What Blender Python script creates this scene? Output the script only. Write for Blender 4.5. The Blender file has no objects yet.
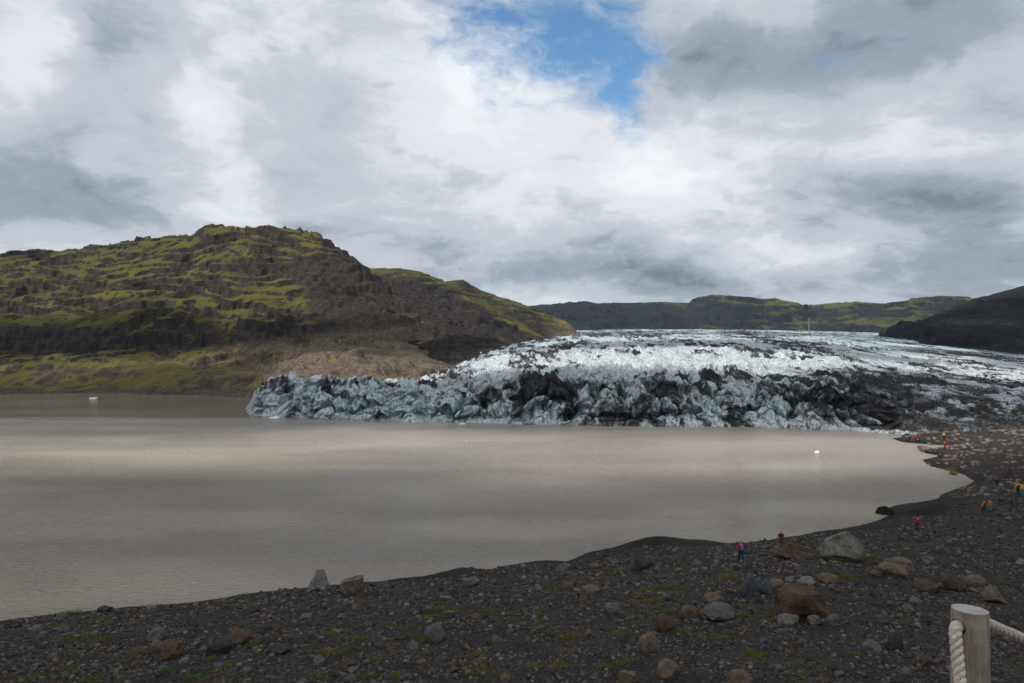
import bpy, bmesh, math, random
import numpy as np
from mathutils import Vector, Matrix
R = math.radians
rng = np.random.default_rng(7)
random.seed(7)
sc = bpy.context.scene
col = sc.collection
CH = 23.5            # camera height above the lake
F = 683.0            # focal length in pixels (24 mm)
CX, CY = 512.0, 341.5

# ------------------------------------------------------------------ numpy noise
def _h(ix, iy, iz, s):
    v = (ix.astype(np.int64) * 374761393 + iy.astype(np.int64) * 668265263 + iz.astype(np.int64) * 2147483647 + s * 1274126177) & 0xFFFFFFFF
    v = ((v ^ (v >> 13)) * 1274126177) & 0xFFFFFFFF
    v = ((v ^ (v >> 16)) * 2246822519) & 0xFFFFFFFF
    return (v ^ (v >> 15)) & 0xFFFFFFFF
def rnd(ix, iy, s, iz=None):
    if iz is None: iz = np.zeros_like(ix)
    return _h(ix, iy, iz, s) / 4294967295.0
def perlin(x, y, s=0):
    x = np.asarray(x, float); y = np.asarray(y, float)
    ix = np.floor(x).astype(np.int64); iy = np.floor(y).astype(np.int64)
    fx = x - ix; fy = y - iy
    u = fx * fx * fx * (fx * (fx * 6 - 15) + 10); v = fy * fy * fy * (fy * (fy * 6 - 15) + 10)
    def g(dx, dy):
        a = rnd(ix + dx, iy + dy, s) * 2 * np.pi
        return np.cos(a) * (fx - dx) + np.sin(a) * (fy - dy)
    a = g(0, 0) * (1 - u) + g(1, 0) * u
    b = g(0, 1) * (1 - u) + g(1, 1) * u
    return (a * (1 - v) + b * v) * 1.5
def fbm(x, y, o=4, s=0, gain=.5):
    t = 0; a = 1; n = 0
    for i in range(o):
        t = t + a * perlin(x, y, s + i * 17); n += a; a *= gain; x = x * 2.03 + 5.1; y = y * 2.03 - 3.7
    return t / n
def ridged(x, y, o=4, s=0, gain=.5):
    t = 0; a = 1; n = 0
    for i in range(o):
        t = t + a * (1 - 2 * np.abs(perlin(x, y, s + i * 31))); n += a; a *= gain; x = x * 2.07 + 1.3; y = y * 2.07 + 9.2
    return t / n
def worley(x, y, s=0):
    """F1, F2, random id of the nearest cell, offset to its centre"""
    ix = np.floor(x).astype(np.int64); iy = np.floor(y).astype(np.int64)
    f1 = np.full(x.shape, 9.); f2 = np.full(x.shape, 9.); idr = np.zeros(x.shape); id2 = np.zeros(x.shape); ox = np.zeros(x.shape); oy = np.zeros(x.shape)
    for a in (-1, 0, 1):
        for b in (-1, 0, 1):
            jx = ix + a; jy = iy + b
            cx = jx + rnd(jx, jy, s); cy = jy + rnd(jx, jy, s + 1)
            d = np.hypot(x - cx, y - cy)
            m = d < f1
            f2 = np.where(m, f1, np.minimum(f2, d))
            f1 = np.where(m, d, f1)
            idr = np.where(m, rnd(jx, jy, s + 2), idr); id2 = np.where(m, rnd(jx, jy, s + 3), id2)
            ox = np.where(m, x - cx, ox); oy = np.where(m, y - cy, oy)
    return f1, f2, idr, id2, ox, oy
def sst(a, b, x):
    t = np.clip((x - a) / (b - a), 0, 1)
    return t * t * (3 - 2 * t)

# ------------------------------------------------------------------ node helpers
class NT:
    def __init__(s, tree): s.t = tree; s.n = tree.nodes; s.l = tree.links
    def node(s, typ, ins=None, **kw):
        n = s.n.new(typ)
        for k, v in kw.items(): setattr(n, k, v)
        for k, v in (ins or {}).items(): s.put(n.inputs[k], v)
        return n
    def put(s, sock, v):
        if isinstance(v, bpy.types.NodeSocket): s.l.new(v, sock)
        else: sock.default_value = v
    def math(s, op, a, b=None, c=None, clamp=False):
        n = s.n.new('ShaderNodeMath'); n.operation = op; n.use_clamp = clamp
        s.put(n.inputs[0], a)
        if b is not None: s.put(n.inputs[1], b)
        if c is not None: s.put(n.inputs[2], c)
        return n.outputs[0]
    def mix(s, f, a, b, blend='MIX'):
        n = s.n.new('ShaderNodeMix'); n.data_type = 'RGBA'; n.blend_type = blend
        s.put(n.inputs[0], f); s.put(n.inputs[6], a); s.put(n.inputs[7], b)
        return n.outputs[2]
    def ss(s, a, b, x, lo=0., hi=1.):
        n = s.n.new('ShaderNodeMapRange'); n.interpolation_type = 'SMOOTHSTEP'
        s.put(n.inputs[0], x); s.put(n.inputs[1], a); s.put(n.inputs[2], b); s.put(n.inputs[3], lo); s.put(n.inputs[4], hi)
        return n.outputs[0]
    def noise(s, vec, scale, detail=4, rough=.55, dist=0., out=0, **kw):
        n = s.n.new('ShaderNodeTexNoise')
        if vec is not None: s.put(n.inputs['Vector'], vec)
        n.inputs['Scale'].default_value = scale; n.inputs['Detail'].default_value = detail
        n.inputs['Roughness'].default_value = rough; n.inputs['Distortion'].default_value = dist
        return n.outputs[out]
    def mapping(s, vec, scale=(1, 1, 1), rot=(0, 0, 0), loc=(0, 0, 0)):
        n = s.n.new('ShaderNodeMapping'); s.put(n.inputs[0], vec)
        n.inputs['Scale'].default_value = scale; n.inputs['Rotation'].default_value = rot; n.inputs['Location'].default_value = loc
        return n.outputs[0]
    def attr(s, name, typ='GEOMETRY'):
        n = s.n.new('ShaderNodeAttribute'); n.attribute_name = name; n.attribute_type = typ
        return n.outputs['Fac']
    def bump(s, h, strength, dist, normal=None):
        n = s.n.new('ShaderNodeBump'); n.inputs['Strength'].default_value = strength; n.inputs['Distance'].default_value = dist
        s.put(n.inputs['Height'], h)
        if normal is not None: s.put(n.inputs['Normal'], normal)
        return n.outputs[0]
def C4(c): return (c[0], c[1], c[2], 1.)
def new_mat(name):
    m = bpy.data.materials.new(name); m.use_nodes = True
    t = NT(m.node_tree); t.n.clear()
    out = t.n.new('ShaderNodeOutputMaterial'); b = t.n.new('ShaderNodeBsdfPrincipled')
    t.l.new(b.outputs[0], out.inputs[0])
    b.inputs['Roughness'].default_value = .9
    t.b = b; t.out = out
    t.pos = t.n.new('ShaderNodeNewGeometry').outputs['Position']
    t.obj = t.n.new('ShaderNodeTexCoord').outputs['Object']
    return m, t
def simple_mat(name, c1, c2, scale=8, rough=.9, bump=.3, bdist=.02, detail=5, spec=.3):
    m, t = new_mat(name)
    n = t.noise(t.obj, scale, detail, .6)
    t.put(t.b.inputs['Base Color'], t.mix(t.ss(.3, .7, n), C4(c1), C4(c2)))
    t.b.inputs['Roughness'].default_value = rough
    t.b.inputs['Specular IOR Level'].default_value = spec
    if bump: t.put(t.b.inputs['Normal'], t.bump(t.noise(t.obj, scale * 3, 4, .6), bump, bdist))
    return m

# ------------------------------------------------------------------ object helpers
def link(name, me, mat=None, parent=None, loc=None, smooth=True):
    o = bpy.data.objects.new(name, me); col.objects.link(o)
    if mat is not None: me.materials.append(mat)
    if smooth: me.shade_smooth()
    if parent is not None: o.parent = parent
    if loc is not None: o.location = loc
    return o
def tag(o, label=None, cat=None, group=None, kind=None):
    for k, v in (('label', label), ('category', cat), ('group', group), ('kind', kind)):
        if v: o[k] = v
    return o
def empty(name, loc, rz=0):
    o = bpy.data.objects.new(name, None); col.objects.link(o)
    o.location = loc; o.rotation_euler = (0, 0, rz); o.empty_display_size = .2
    return o
def grid_mesh(name, X, Y, Z, attrs=None, keep=None):
    nr, nc = X.shape
    me = bpy.data.meshes.new(name)
    co = np.stack([X, Y, Z], -1).reshape(-1, 3).astype(np.float32)
    i = np.arange(nr * nc).reshape(nr, nc)
    q = np.stack([i[:-1, :-1], i[:-1, 1:], i[1:, 1:], i[1:, :-1]], -1)
    if keep is not None: q = q[keep]
    q = q.reshape(-1, 4)
    me.vertices.add(len(co)); me.vertices.foreach_set('co', co.ravel())
    me.loops.add(q.size); me.loops.foreach_set('vertex_index', q.ravel().astype(np.int32))
    me.polygons.add(len(q)); me.polygons.foreach_set('loop_start', (np.arange(len(q)) * 4).astype(np.int32))
    me.update(calc_edges=True)
    for k, a in (attrs or {}).items():
        at = me.attributes.new(k, 'FLOAT', 'POINT'); at.data.foreach_set('value', a.reshape(-1).astype(np.float32))
    return me
def tri_mesh(name, co, tris, attrs=None):
    me = bpy.data.meshes.new(name)
    me.vertices.add(len(co)); me.vertices.foreach_set('co', co.astype(np.float32).ravel())
    me.loops.add(tris.size); me.loops.foreach_set('vertex_index', tris.ravel().astype(np.int32))
    me.polygons.add(len(tris)); me.polygons.foreach_set('loop_start', (np.arange(len(tris)) * 3).astype(np.int32))
    me.update(calc_edges=True)
    for k, a in (attrs or {}).items():
        at = me.attributes.new(k, 'FLOAT', 'POINT'); at.data.foreach_set('value', a.astype(np.float32))
    return me

def y2z(y, d): return CH - (y - CY) * d / F
def table_surface(table, us_px, segs):
    """table {px: [(d, y) ...]}: heights as seen; y given as ('z', v) is a height. Returns D, Z, S grids."""
    pxs = sorted(table); K = len(table[pxs[0]])
    Dk = np.array([[p[0] for p in table[k]] for k in pxs], float)
    Zk = np.array([[(p[1][1] if isinstance(p[1], tuple) else y2z(p[1], p[0])) for p in table[k]] for k in pxs], float)
    s = np.concatenate([np.linspace(k, k + 1, n, endpoint=False) for k, n in enumerate(segs)] + [[K - 1]])
    Dc = np.array([np.interp(us_px, pxs, Dk[:, k]) for k in range(K)])
    Zc = np.array([np.interp(us_px, pxs, Zk[:, k]) for k in range(K)])
    k0 = np.minimum(s.astype(int), K - 2); f = (s - k0)[:, None]
    D = Dc[k0] * (1 - f) + Dc[k0 + 1] * f
    Z = Zc[k0] * (1 - f) + Zc[k0 + 1] * f
    return D, Z, np.repeat(s[:, None], len(us_px), 1)

# ------------------------------------------------------------------ near land
def px_at_lake(px, py, z=0.):
    d = (CH - z) * F / (py - CY)
    return ((px - CX) / F * d, d)
SH = [(-420, 655), (-150, 637), (0, 622), (60, 614), (110, 609), (190, 603), (260, 592), (300, 588), (370, 582), (425, 577), (462, 568), (490, 569), (530, 562),
      (565, 562), (596, 556), (640, 547), (700, 545), (745, 543), (790, 537), (845, 531), (870, 524), (887, 519), (906, 518.5), (925, 519), (905, 514), (912, 508), (935, 500), (950, 491),
      (966, 485.5), (975, 481), (968, 476), (950, 470.5), (930, 466), (922, 460), (940, 456), (921, 451.5), (935, 448.5), (952, 446), (905, 442.5), (893, 439),
      (905, 436), (872, 432), (850, 430)]
shore = np.array([px_at_lake(*p) for p in SH])
lake_poly = np.vstack([shore, [[70, 230], [60, 420], [-900, 420], [-900, 20]]])
def seg_dist(x, y, P, closed=False):
    d = np.full(x.shape, 1e9)
    n = len(P)
    for i in range(n if closed else n - 1):
        a = P[i]; b = P[(i + 1) % n]; ab = b - a
        t = np.clip(((x - a[0]) * ab[0] + (y - a[1]) * ab[1]) / (ab @ ab), 0, 1)
        d = np.minimum(d, np.hypot(x - a[0] - t * ab[0], y - a[1] - t * ab[1]))
    return d
def inside(x, y, P):
    c = np.zeros(x.shape, bool); n = len(P)
    for i in range(n):
        x1, y1 = P[i]; x2, y2 = P[(i + 1) % n]
        if y1 == y2: continue
        c ^= ((y1 > y) != (y2 > y)) & (x < (x2 - x1) * (y - y1) / (y2 - y1) + x1)
    return c
def shore_s(x, y):
    d = seg_dist(x, y, shore)
    return np.where(inside(x, y, lake_poly), -d, d)
HD = [-20, -2, 0, 1.5, 3, 5, 10, 15, 22, 30, 40, 52, 65, 80, 100, 150, 260, 400]
HZ = [22.2, 21.95, 21.8, 21.5, 20.9, 19.4, 16.2, 14.1, 12.3, 10.3, 8.3, 6.2, 4.0, 2.5, 1.9, 1.8, 2.6, 4]
_hd = np.linspace(-20, 400, 4201); _hz = np.interp(_hd, HD, HZ)
_k = np.hanning(41); _k /= _k.sum(); _hz2 = np.convolve(np.pad(_hz, 20, mode='edge'), _k, 'valid')
MOUNDS = [(650, 550, 5.2, 2.3, 1.1), (700, 551, 5, 2.6, .45), (548, 566, 2.6, 1.8, .4), (440, 580, 3.6, 2.0, .35), (935, 506, 6, 3.2, .8), (915, 513, 4, 2.4, .4), (875, 530, 7, 3, .3)]
MP = [(px_at_lake(a, b, .5), sx, sy, h) for a, b, sx, sy, h in MOUNDS]
def sand_f(x, y):
    v = 0
    for (cx, cy), sx, sy, hh in MP: v = np.maximum(v, np.exp(-(((x - cx) / sx) ** 2 + ((y - cy - .5) / sy) ** 2) * .75))
    return sst(.25, .6, v + .12 * fbm(x * .6, y * .6, 2, 8))
def land_z(x, y, fine=True):
    x = np.asarray(x, float); y = np.asarray(y, float)
    s = shore_s(x, y) + fbm(x * .25, y * .25, 3, 5) * .5
    h = np.interp(y, _hd, _hz2)
    h = h + sst(60, 130, x) * sst(90, 150, y) * 1.6 - sst(150, 200, y) * 7
    h = h + fbm(x * .045, y * .06, 3, 11) * 1.1 * sst(6, 30, y) * sst(130, 60, y)
    h = h + fbm(x * .22, y * .22, 3, 23) * .22 * sst(3, 15, y)
    sl = np.where(s > 0, .05 + .24 * s, .12 * s)
    k = .8
    d = np.clip(.5 + .5 * (h - sl) / k, 0, 1)
    z = h * (1 - d) + sl * d - k * d * (1 - d) * .6
    z = np.maximum(z, -3)
    for (cx, cy), sx, sy, hh in MP:
        q = ((x - cx) / sx) ** 2 + ((y - cy) / sy) ** 2
        z = z + hh * np.exp(-q * 1.1) * (1 + .06 * perlin(x * .5, y * .5, 3))
    if fine:
        a = sst(.0, 2.5, s) * (1 - sand_f(x, y))
        z = z + fbm(x * 1.3, y * 1.3, 3, 41) * .07 * (.3 + .7 * a) + ridged(x * 3.1, y * 3.1, 2, 43) * .022 * a
    return z
def hit(px, py, dmin=12., dmax=320.):
    """where the sight line through a photo pixel meets the ground"""
    d = np.exp(np.linspace(math.log(dmin), math.log(dmax), 2400))
    x = (px - CX) / F * d; zr = CH - (py - CY) / F * d
    zl = np.maximum(land_z(x, d, False), 0.)
    k = int(np.argmax(zr <= zl))
    return float(x[k]), float(d[k]), float(zl[k])

def build_ground():
    u = np.concatenate([np.linspace(-1.9, -.85, 110, endpoint=False), np.linspace(-.85, .85, 800, endpoint=False), np.linspace(.85, 2.3, 150)])
    d = np.concatenate([np.arange(-14, 4, .5), np.arange(4, 20, .3), np.arange(20, 60, .11), np.arange(60, 105, .2), np.arange(105, 300, .7)])
    U, D = np.meshgrid(u, d)
    X = U * (D + 16 * sst(60, -10, D)); Y = D
    s = shore_s(X, Y)
    Z = land_z(X, Y)
    keep = (s[:-1, :-1] > -12) & (Z[:-1, :-1] > -2.5)
    moss = sst(-.1, .3, fbm(X * .16, Y * .2, 4, 77) + .25 * fbm(X * .9, Y * .9, 2, 78)) * sst(3, 9, s) * sst(95, 60, Y)
    me = grid_mesh('ground', X, Y, Z, {'wet': np.maximum(sst(2.6, .1, s + fbm(X * .3, Y * .3, 2, 9) * 1.2), sand_f(X, Y) * .85), 'moss': moss}, keep)
    m, t = new_mat('black_gravel')
    n1 = t.noise(t.pos, .35, 4, .6); n2 = t.noise(t.pos, 5, 5, .65); n3 = t.noise(t.pos, 22, 3, .7)
    v = t.node('ShaderNodeTexVoronoi', {'Vector': t.pos, 'Scale': 9.}, feature='F1')
    v2 = t.node('ShaderNodeTexVoronoi', {'Vector': t.pos, 'Scale': 28.}, feature='F1')
    base = t.mix(t.ss(.35, .7, n1), C4((.031, .030, .033)), C4((.060, .056, .054)))
    base = t.mix(t.ss(.45, .75, n2), base, C4((.064, .060, .057)))
    sepr = t.node('ShaderNodeSeparateColor', {0: v.outputs['Color']})
    base = t.mix(t.ss(.72, .98, sepr.outputs[0], 0, .6), base, C4((.10, .088, .076)))
    sep2 = t.node('ShaderNodeSeparateColor', {0: v2.outputs['Color']})
    base = t.mix(t.ss(.7, 1., sep2.outputs[1], 0, .6), base, C4((.11, .106, .10)))
    base = t.mix(t.ss(0., .35, sep2.outputs[2], .55, 0), base, C4((.018, .018, .02)))
    mossf = t.math('MULTIPLY', t.attr('moss'), t.ss(.46, .68, t.noise(t.pos, 2.6, 5, .7)))
    base = t.mix(t.math('MULTIPLY', mossf, .75), base, C4((.13, .112, .04)))
    base = t.mix(t.math('MULTIPLY', t.attr('wet'), .75), base, C4((.013, .012, .0125)))
    t.put(t.b.inputs['Base Color'], base)
    t.put(t.b.inputs['Roughness'], t.math('MULTIPLY_ADD', t.attr('wet'), -.3, .95))
    t.b.inputs['Specular IOR Level'].default_value = .06
    hgt = t.math('ADD', t.math('MULTIPLY', n3, .5), t.math('ADD', n2, t.math('MULTIPLY', v.outputs['Distance'], -.5)))
    t.put(t.b.inputs['Normal'], t.bump(hgt, .9, .2))
    tag(link('ground', me, m), 'dark gravel and black sand slope down to the lake', kind='structure')

# ------------------------------------------------------------------ lake
def build_lake():
    n = 60
    xs = np.linspace(-1500, 135, 30); ys = np.concatenate([np.linspace(-40, 700, 30)])
    X, Y = np.meshgrid(xs, ys)
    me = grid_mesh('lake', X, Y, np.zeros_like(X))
    m, t = new_mat('silty_water')
    sep = t.node('ShaderNodeSeparateXYZ', {0: t.pos})
    x, y = sep.outputs[0], sep.outputs[1]
    silt = t.noise(t.mapping(t.pos, (.006, .03, 1)), 1., 4, .5, .4)
    base = t.mix(t.ss(.35, .7, silt), C4((.395, .362, .325)), C4((.49, .435, .37)))
    t.put(t.b.inputs['Base Color'], base)
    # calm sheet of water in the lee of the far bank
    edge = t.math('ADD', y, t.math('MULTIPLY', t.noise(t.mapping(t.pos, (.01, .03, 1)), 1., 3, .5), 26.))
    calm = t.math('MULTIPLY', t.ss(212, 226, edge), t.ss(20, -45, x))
    t.put(t.b.inputs['Base Color'], t.mix(t.math('MULTIPLY', calm, .7), base, C4((.115, .092, .062))))  # the far hillside's brown reflection is painted into the calm water's colour
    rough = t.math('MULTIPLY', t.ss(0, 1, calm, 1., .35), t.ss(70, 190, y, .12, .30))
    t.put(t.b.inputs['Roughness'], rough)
    t.b.inputs['IOR'].default_value = 1.33
    w1 = t.noise(t.mapping(t.pos, (1.1, 2.3, 1), (0, 0, R(12))), 1., 3, .55, .3)
    w2 = t.noise(t.mapping(t.pos, (3.2, 6.5, 1), (0, 0, R(-8))), 1., 2, .5, .2)
    patch = t.ss(.35, .65, t.noise(t.mapping(t.pos, (.02, .05, 1)), 1., 3, .5), .5, 1.)
    hgt = t.math('MULTIPLY', t.math('ADD', w1, t.math('MULTIPLY', w2, .4)), t.math('MULTIPLY', patch, t.math('MULTIPLY_ADD', calm, -.97, 1.)))
    t.put(t.b.inputs['Normal'], t.bump(hgt, 1., 1.6))
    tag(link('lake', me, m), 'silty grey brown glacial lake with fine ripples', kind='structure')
    # the land everything stands on, out to the horizon
    me = bpy.data.meshes.new('terrain'); bm = bmesh.new()
    bmesh.ops.create_grid(bm, x_segments=8, y_segments=8, size=9000); bm.to_mesh(me); bm.free()
    tag(link('terrain', me, simple_mat('dark_earth', (.04, .04, .035), (.06, .058, .045), .02), loc=(0, 0, -9)), 'dark low land reaching to the horizon', kind='structure')

# ------------------------------------------------------------------ glacier
def build_glacier():
    z = lambda v: ('z', v)
    T = {
     236: [(222, z(-4)), (224, z(-4)), (230, z(-4)), (240, z(-4)), (255, z(-4)), (262, z(-5)), (270, z(-6)), (280, z(-6)), (290, z(-6))],
     250: [(216, z(-4)), (219, z(-1)), (223, z(1)), (238, z(2)), (250, z(0)), (262, z(-4)), (270, z(-6)), (280, z(-6)), (290, z(-6))],
     256: [(215, z(-3)), (217, z(.4)), (221, 400), (236, 394), (250, 396), (262, z(-4)), (270, z(-6)), (280, z(-6)), (290, z(-6))],
     285: [(211, z(-3)), (213, z(.4)), (218, 400), (232, 381), (246, 381), (258, z(-4)), (270, z(-6)), (280, z(-6)), (290, z(-6))],
     350: [(202, z(-3)), (204, z(.4)), (207, 407), (226, 387), (246, 385), (262, z(-4)), (270, z(-6)), (280, z(-6)), (290, z(-6))],
     420: [(197.5, z(-3)), (199.5, z(.4)), (201, 408), (226, 393), (250, 388), (275, 384), (290, z(-5)), (300, z(-6)), (310, z(-6))],
     455: [(196, z(-3)), (198, z(.4)), (199.5, 408), (222, 393), (255, 383), (300, 374), (340, 371), (370, z(-6)), (420, z(-6))],
     480: [(194, z(-3)), (196, z(.4)), (199.5, 412), (215, 393), (250, 378), (310, 366), (370, 359), (440, 358), (520, z(-6))],
     520: [(192, z(-3)), (194, z(.4)), (198.5, 411), (211, 386), (245, 375), (310, 360), (420, 350), (560, 346), (700, z(-6))],
     575: [(190, z(-3)), (191.5, z(.4)), (196, 412), (209, 386), (245, 373), (310, 357), (450, 344), (900, 334), (1500, 331)],
     640: [(187, z(-3)), (189, z(.4)), (194, 411), (207, 389), (245, 372), (310, 355), (430, 344), (900, 333.5), (1700, 329.5)],
     740: [(186, z(-3)), (187.5, z(.4)), (192, 411), (205, 391), (245, 373), (310, 357), (430, 345), (900, 334), (1700, 330)],
     850: [(178, z(-3)), (181, z(.4)), (185, 411), (202, 394), (245, 374), (310, 361), (430, 349), (900, 337), (1700, 332)],
     900: [(168, z(-3)), (173, z(.3)), (183, 421), (203, 402), (245, 381), (310, 366), (450, 352), (900, 338.5), (1500, 334)],
     960: [(165, z(-3)), (172, z(1)), (184, 421), (204, 401), (245, 384), (330, 367), (500, 354), (800, 346), (1000, 350)],
     1024: [(162, z(-3)), (170, z(3)), (184, 419), (204, 401), (250, 386), (340, 370), (500, 359), (700, 354), (900, 362)],
     1200: [(160, z(-3)), (170, z(6)), (184, 415), (204, 398), (250, 385), (340, 371), (500, 362), (700, 358), (900, 370)],
    }
    T[1700] = T[1200]
    px = np.concatenate([np.arange(236, 1090, 1.15), np.arange(1090, 1700, 3.5)])
    D, Z, S = table_surface(T, px, [14, 40, 110, 130, 100, 90, 80, 70])
    P = np.repeat(px[None], D.shape[0], 0)
    for _ in range(3): Z[1:-1] = (Z[:-2] + 2 * Z[1:-1] + Z[2:]) / 4 * .5 + Z[1:-1] * .5
    X = (P - CX) / F * D; Y = D.copy()
    body = sst(1.0, 2.2, S)
    lane = sst(246, 262, P) * (1 - sst(7.4, 8, S) * .6)
    # warped coordinates: crevassed blocks
    wx = X + fbm(X * .05, Y * .05, 3, 3) * 7; wy = Y + fbm(X * .05, Y * .05, 3, 4) * 7 + np.clip(Z - 1.5, 0, 14) * .7 * sst(3.4, 2.2, S)
    def fins(sx, sy, seed, peak, tilt):
        f1, f2, r1, r2, ox, oy = worley(wx / sx, wy / sy, seed)
        a = r2 * 6.28; ca, sa = np.cos(a), np.sin(a)
        u = np.abs(ox * ca + oy * sa); v = np.abs(-ox * sa + oy * ca)
        pyr = .42 - np.maximum(u * 1.15, v * .8) - .25 * np.minimum(u, v)       # angular block with a ridge
        return (r1 - .5) * peak * .7 + pyr * peak + (ca * ox + sa * oy) * tilt, sst(0, .16, f2 - f1), r1
    blocks, edge1, r1 = fins(8.2, 7.4, 12, 6.4, 2.6)
    small, edge2, q1 = fins(2.7, 2.6, 15, 2.8, 1.2)
    tiny, edge3, t1 = fins(1.2, 1.3, 19, 1.0, .5)
    blocks = blocks - (1 - edge1) * 1.6; small = small - (1 - edge2) * .6
    # long crevasses running back into the ice, leaning over
    ang = R(9); cu = X * math.cos(ang) + Y * math.sin(ang); cv = -X * math.sin(ang) + Y * math.cos(ang)
    cu = cu + fbm(X * .03, Y * .03, 2, 66) * 14
    crev = ridged(cu / 9., cv / 60., 3, 61)
    crevf = ridged(cu / 3.2, cv / 26., 2, 62)
    front = sst(3.7, 2.4, S)
    mid = sst(2.6, 3.4, S) * sst(6.6, 5.0, S)
    far = sst(5.0, 6.4, S)
    tongue = sst(470, 430, P)
    amp = .55 + .45 * sst(900, 820, P)
    Zd = Z + body * lane * amp * (front * (blocks * (1. - .25 * tongue) + small * .5 + tiny * .4) +
                     mid * (crev * 1.9 + crevf * 2.0 + blocks * .22 + small * .25 + tiny * .22) +
                     far * (fbm(X / 22., Y / 60., 4, 88) * 3.4 + crev * 1.4 + ridged(X / 9., Y / 30., 3, 89) * 1.6))
    # moraine heap on the right is smoother
    mor = sst(868, 930, P) * sst(3.9, 2.4, S)
    Zd = Zd * (1 - mor * .75) + (Z + fbm(X / 12., Y / 12., 5, 93) * 3.4 + 1.6 * ridged(X / 5., Y / 5., 4, 94) + .8 * fbm(X / 1.5, Y / 1.5, 3, 95)) * mor * .75
    # face of the cliff pushed in and out
    push = front * sst(.6, 1.4, S) * lane * (1 - mor)
    Y2 = Y + push * ((r1 - .5) * 5.5 + (q1 - .5) * 2.4 + (1 - edge1) * 3.0 + (1 - edge2) * .8 + fbm(X / 1.8, Z / 1.8, 3, 33) * .35)
    X2 = X + push * fbm(X / 3., Z / 2.2 + 9, 3, 34) * .6
    Zd = np.where(S > 7.98, Z - 3, Zd)
    # debris
    dzd = np.gradient(Zd, axis=0) / np.maximum(np.gradient(D, axis=0), .01)
    dzx = np.gradient(Zd, axis=1) / np.maximum(np.gradient(X, axis=1), .01)
    slope = np.hypot(np.clip(dzd, -4, 4), np.clip(dzx, -4, 4))
    hollow = -(front * (blocks * .35 + small * .5) + mid * (crev * .9 + crevf * .35))
    PYs = CY + (CH - Zd) * F / D
    def blob(x, y, sx, sy, a=0.):
        dx = P - x; dy = PYs - y; ca, sa = math.cos(a), math.sin(a)
        return np.exp(-(((dx * ca + dy * sa) / sx) ** 2 + ((-dx * sa + dy * ca) / sy) ** 2))
    reg = -.42 + .2 * sst(2.2, 1.2, S) * 0
    reg = reg + .38 * blob(580, 412, 140, 17) + .45 * blob(530, 392, 45, 9) + .25 * blob(700, 392, 90, 8) + .6 * blob(850, 385, 45, 20) + .55 * blob(865, 410, 60, 15)
    reg = reg + .35 * blob(900, 378, 40, 8) + .42 * blob(985, 414, 90, 14) + .45 * blob(900, 420, 30, 12) + .75 * blob(1020, 350, 60, 9) + .5 * blob(745, 334, 20, 5) + .85 * blob(800, 346, 60, 3.2, R(13)) + .5 * blob(620, 334, 60, 2.2)
    reg = reg + .45 * blob(560, 346, 50, 5, R(-20)) + .6 * blob(462, 374, 14, 14) + .35 * blob(600, 385, 60, 4) + .8 * blob(905, 330, 40, 4) + .3 * blob(700, 362, 16, 8) + .25 * blob(270, 392, 20, 12) + .35 * blob(330, 384, 90, 4)
    reg = reg - .45 * blob(690, 360, 120, 9) - .3 * blob(650, 372, 100, 8) - .35 * blob(500, 368, 40, 9) - .3 * blob(430, 412, 55, 14) - .3 * blob(320, 402, 110, 22) + .5 * blob(955, 388, 90, 20) + .35 * blob(1000, 420, 70, 14)
    dd = np.maximum(1., (D - 200) / 60.) ** 1.1
    fq = 1 - .5 * sst(2.2, 3.2, S)
    n = fbm(wx / 14., wy / (20. * dd), 5, 51) * 1.15 + (fbm(wx / 3.6, wy / (5. * dd), 4, 52) * 1.0 + fbm(wx / 1.1, wy / (1.6 * dd), 2, 53) * .45) * fq
    n = n + 1.5 * sst(.25, .7, ridged(cu / 6.5, cv / 70., 3, 71)) * sst(2., 3., S) * sst(-.35, .5, fbm(wx / 25., wy / 60., 2, 72)) - .22 * sst(2.4, 3.2, S) + .1 * sst(5., 6., S)
    lum = fbm(cu / 7., PYs / 9. + cv / 60., 4, 73) + .9 * mid * (ridged(cu / 2.4, cv / 30., 3, 75) - .25)
    dirt = .92 * sst(-.75, 1.05, reg + .12 + .16 * sst(2.0, 2.7, S) * sst(4.4, 3.4, S) + .10 * mid + .16 * far + n * 1.15 + .45 * mid * (fbm(cu / 2.6, cv / 9., 4, 74)) + hollow * .10 + .5 * lum + .16 * front + .22 * sst(.5, .0, edge1) * front)
    dirt = np.maximum(dirt, .8 * mor * sst(2.8, 2.0, S) * sst(-.6, .3, .25 + n * .5 + .1 * fbm(X / 7., Y / 7., 3, 92)))
    grime = np.clip(.62 + .25 * sst(1.9, 3.2, S) * sst(3.8, 3.0, S) - .3 * tongue + .9 * fbm(wx / 6., wy / 6., 4, 57) + .5 * front + .2 * mor + .12 * mid, 0, 1)
    brown = sst(860, 930, P) * sst(3.2, 1.8, S)
    blue = np.clip(sst(.7, 2.4, slope) * (front + .4 * mid) + .5 * blob(440, 412, 50, 10) + .6 * far, 0, 1)
    me = grid_mesh('glacier', X2, Y2, Zd, {'dirt': dirt, 'grime': grime, 'blue': blue, 'soil': brown})
    m, t = new_mat('glacier_ice')
    nz = t.node('ShaderNodeSeparateXYZ', {0: t.node('ShaderNodeNewGeometry').outputs['Normal']}).outputs[2]
    n1 = t.noise(t.pos, .9, 6, .7); n2 = t.noise(t.mapping(t.pos, (1.5, 1.5, .35)), 1., 5, .7, .6); n3 = t.noise(t.pos, 2.6, 5, .75)
    ice = t.mix(t.ss(.35, .65, n1), C4((.46, .53, .59)), C4((.70, .745, .78)))
    ice = t.mix(t.math('MULTIPLY', t.attr('blue'), t.ss(.3, .6, n2)), ice, C4((.36, .56, .62)))
    streak = t.math('MULTIPLY', t.ss(.43, .62, n2), t.attr('grime'))
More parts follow.
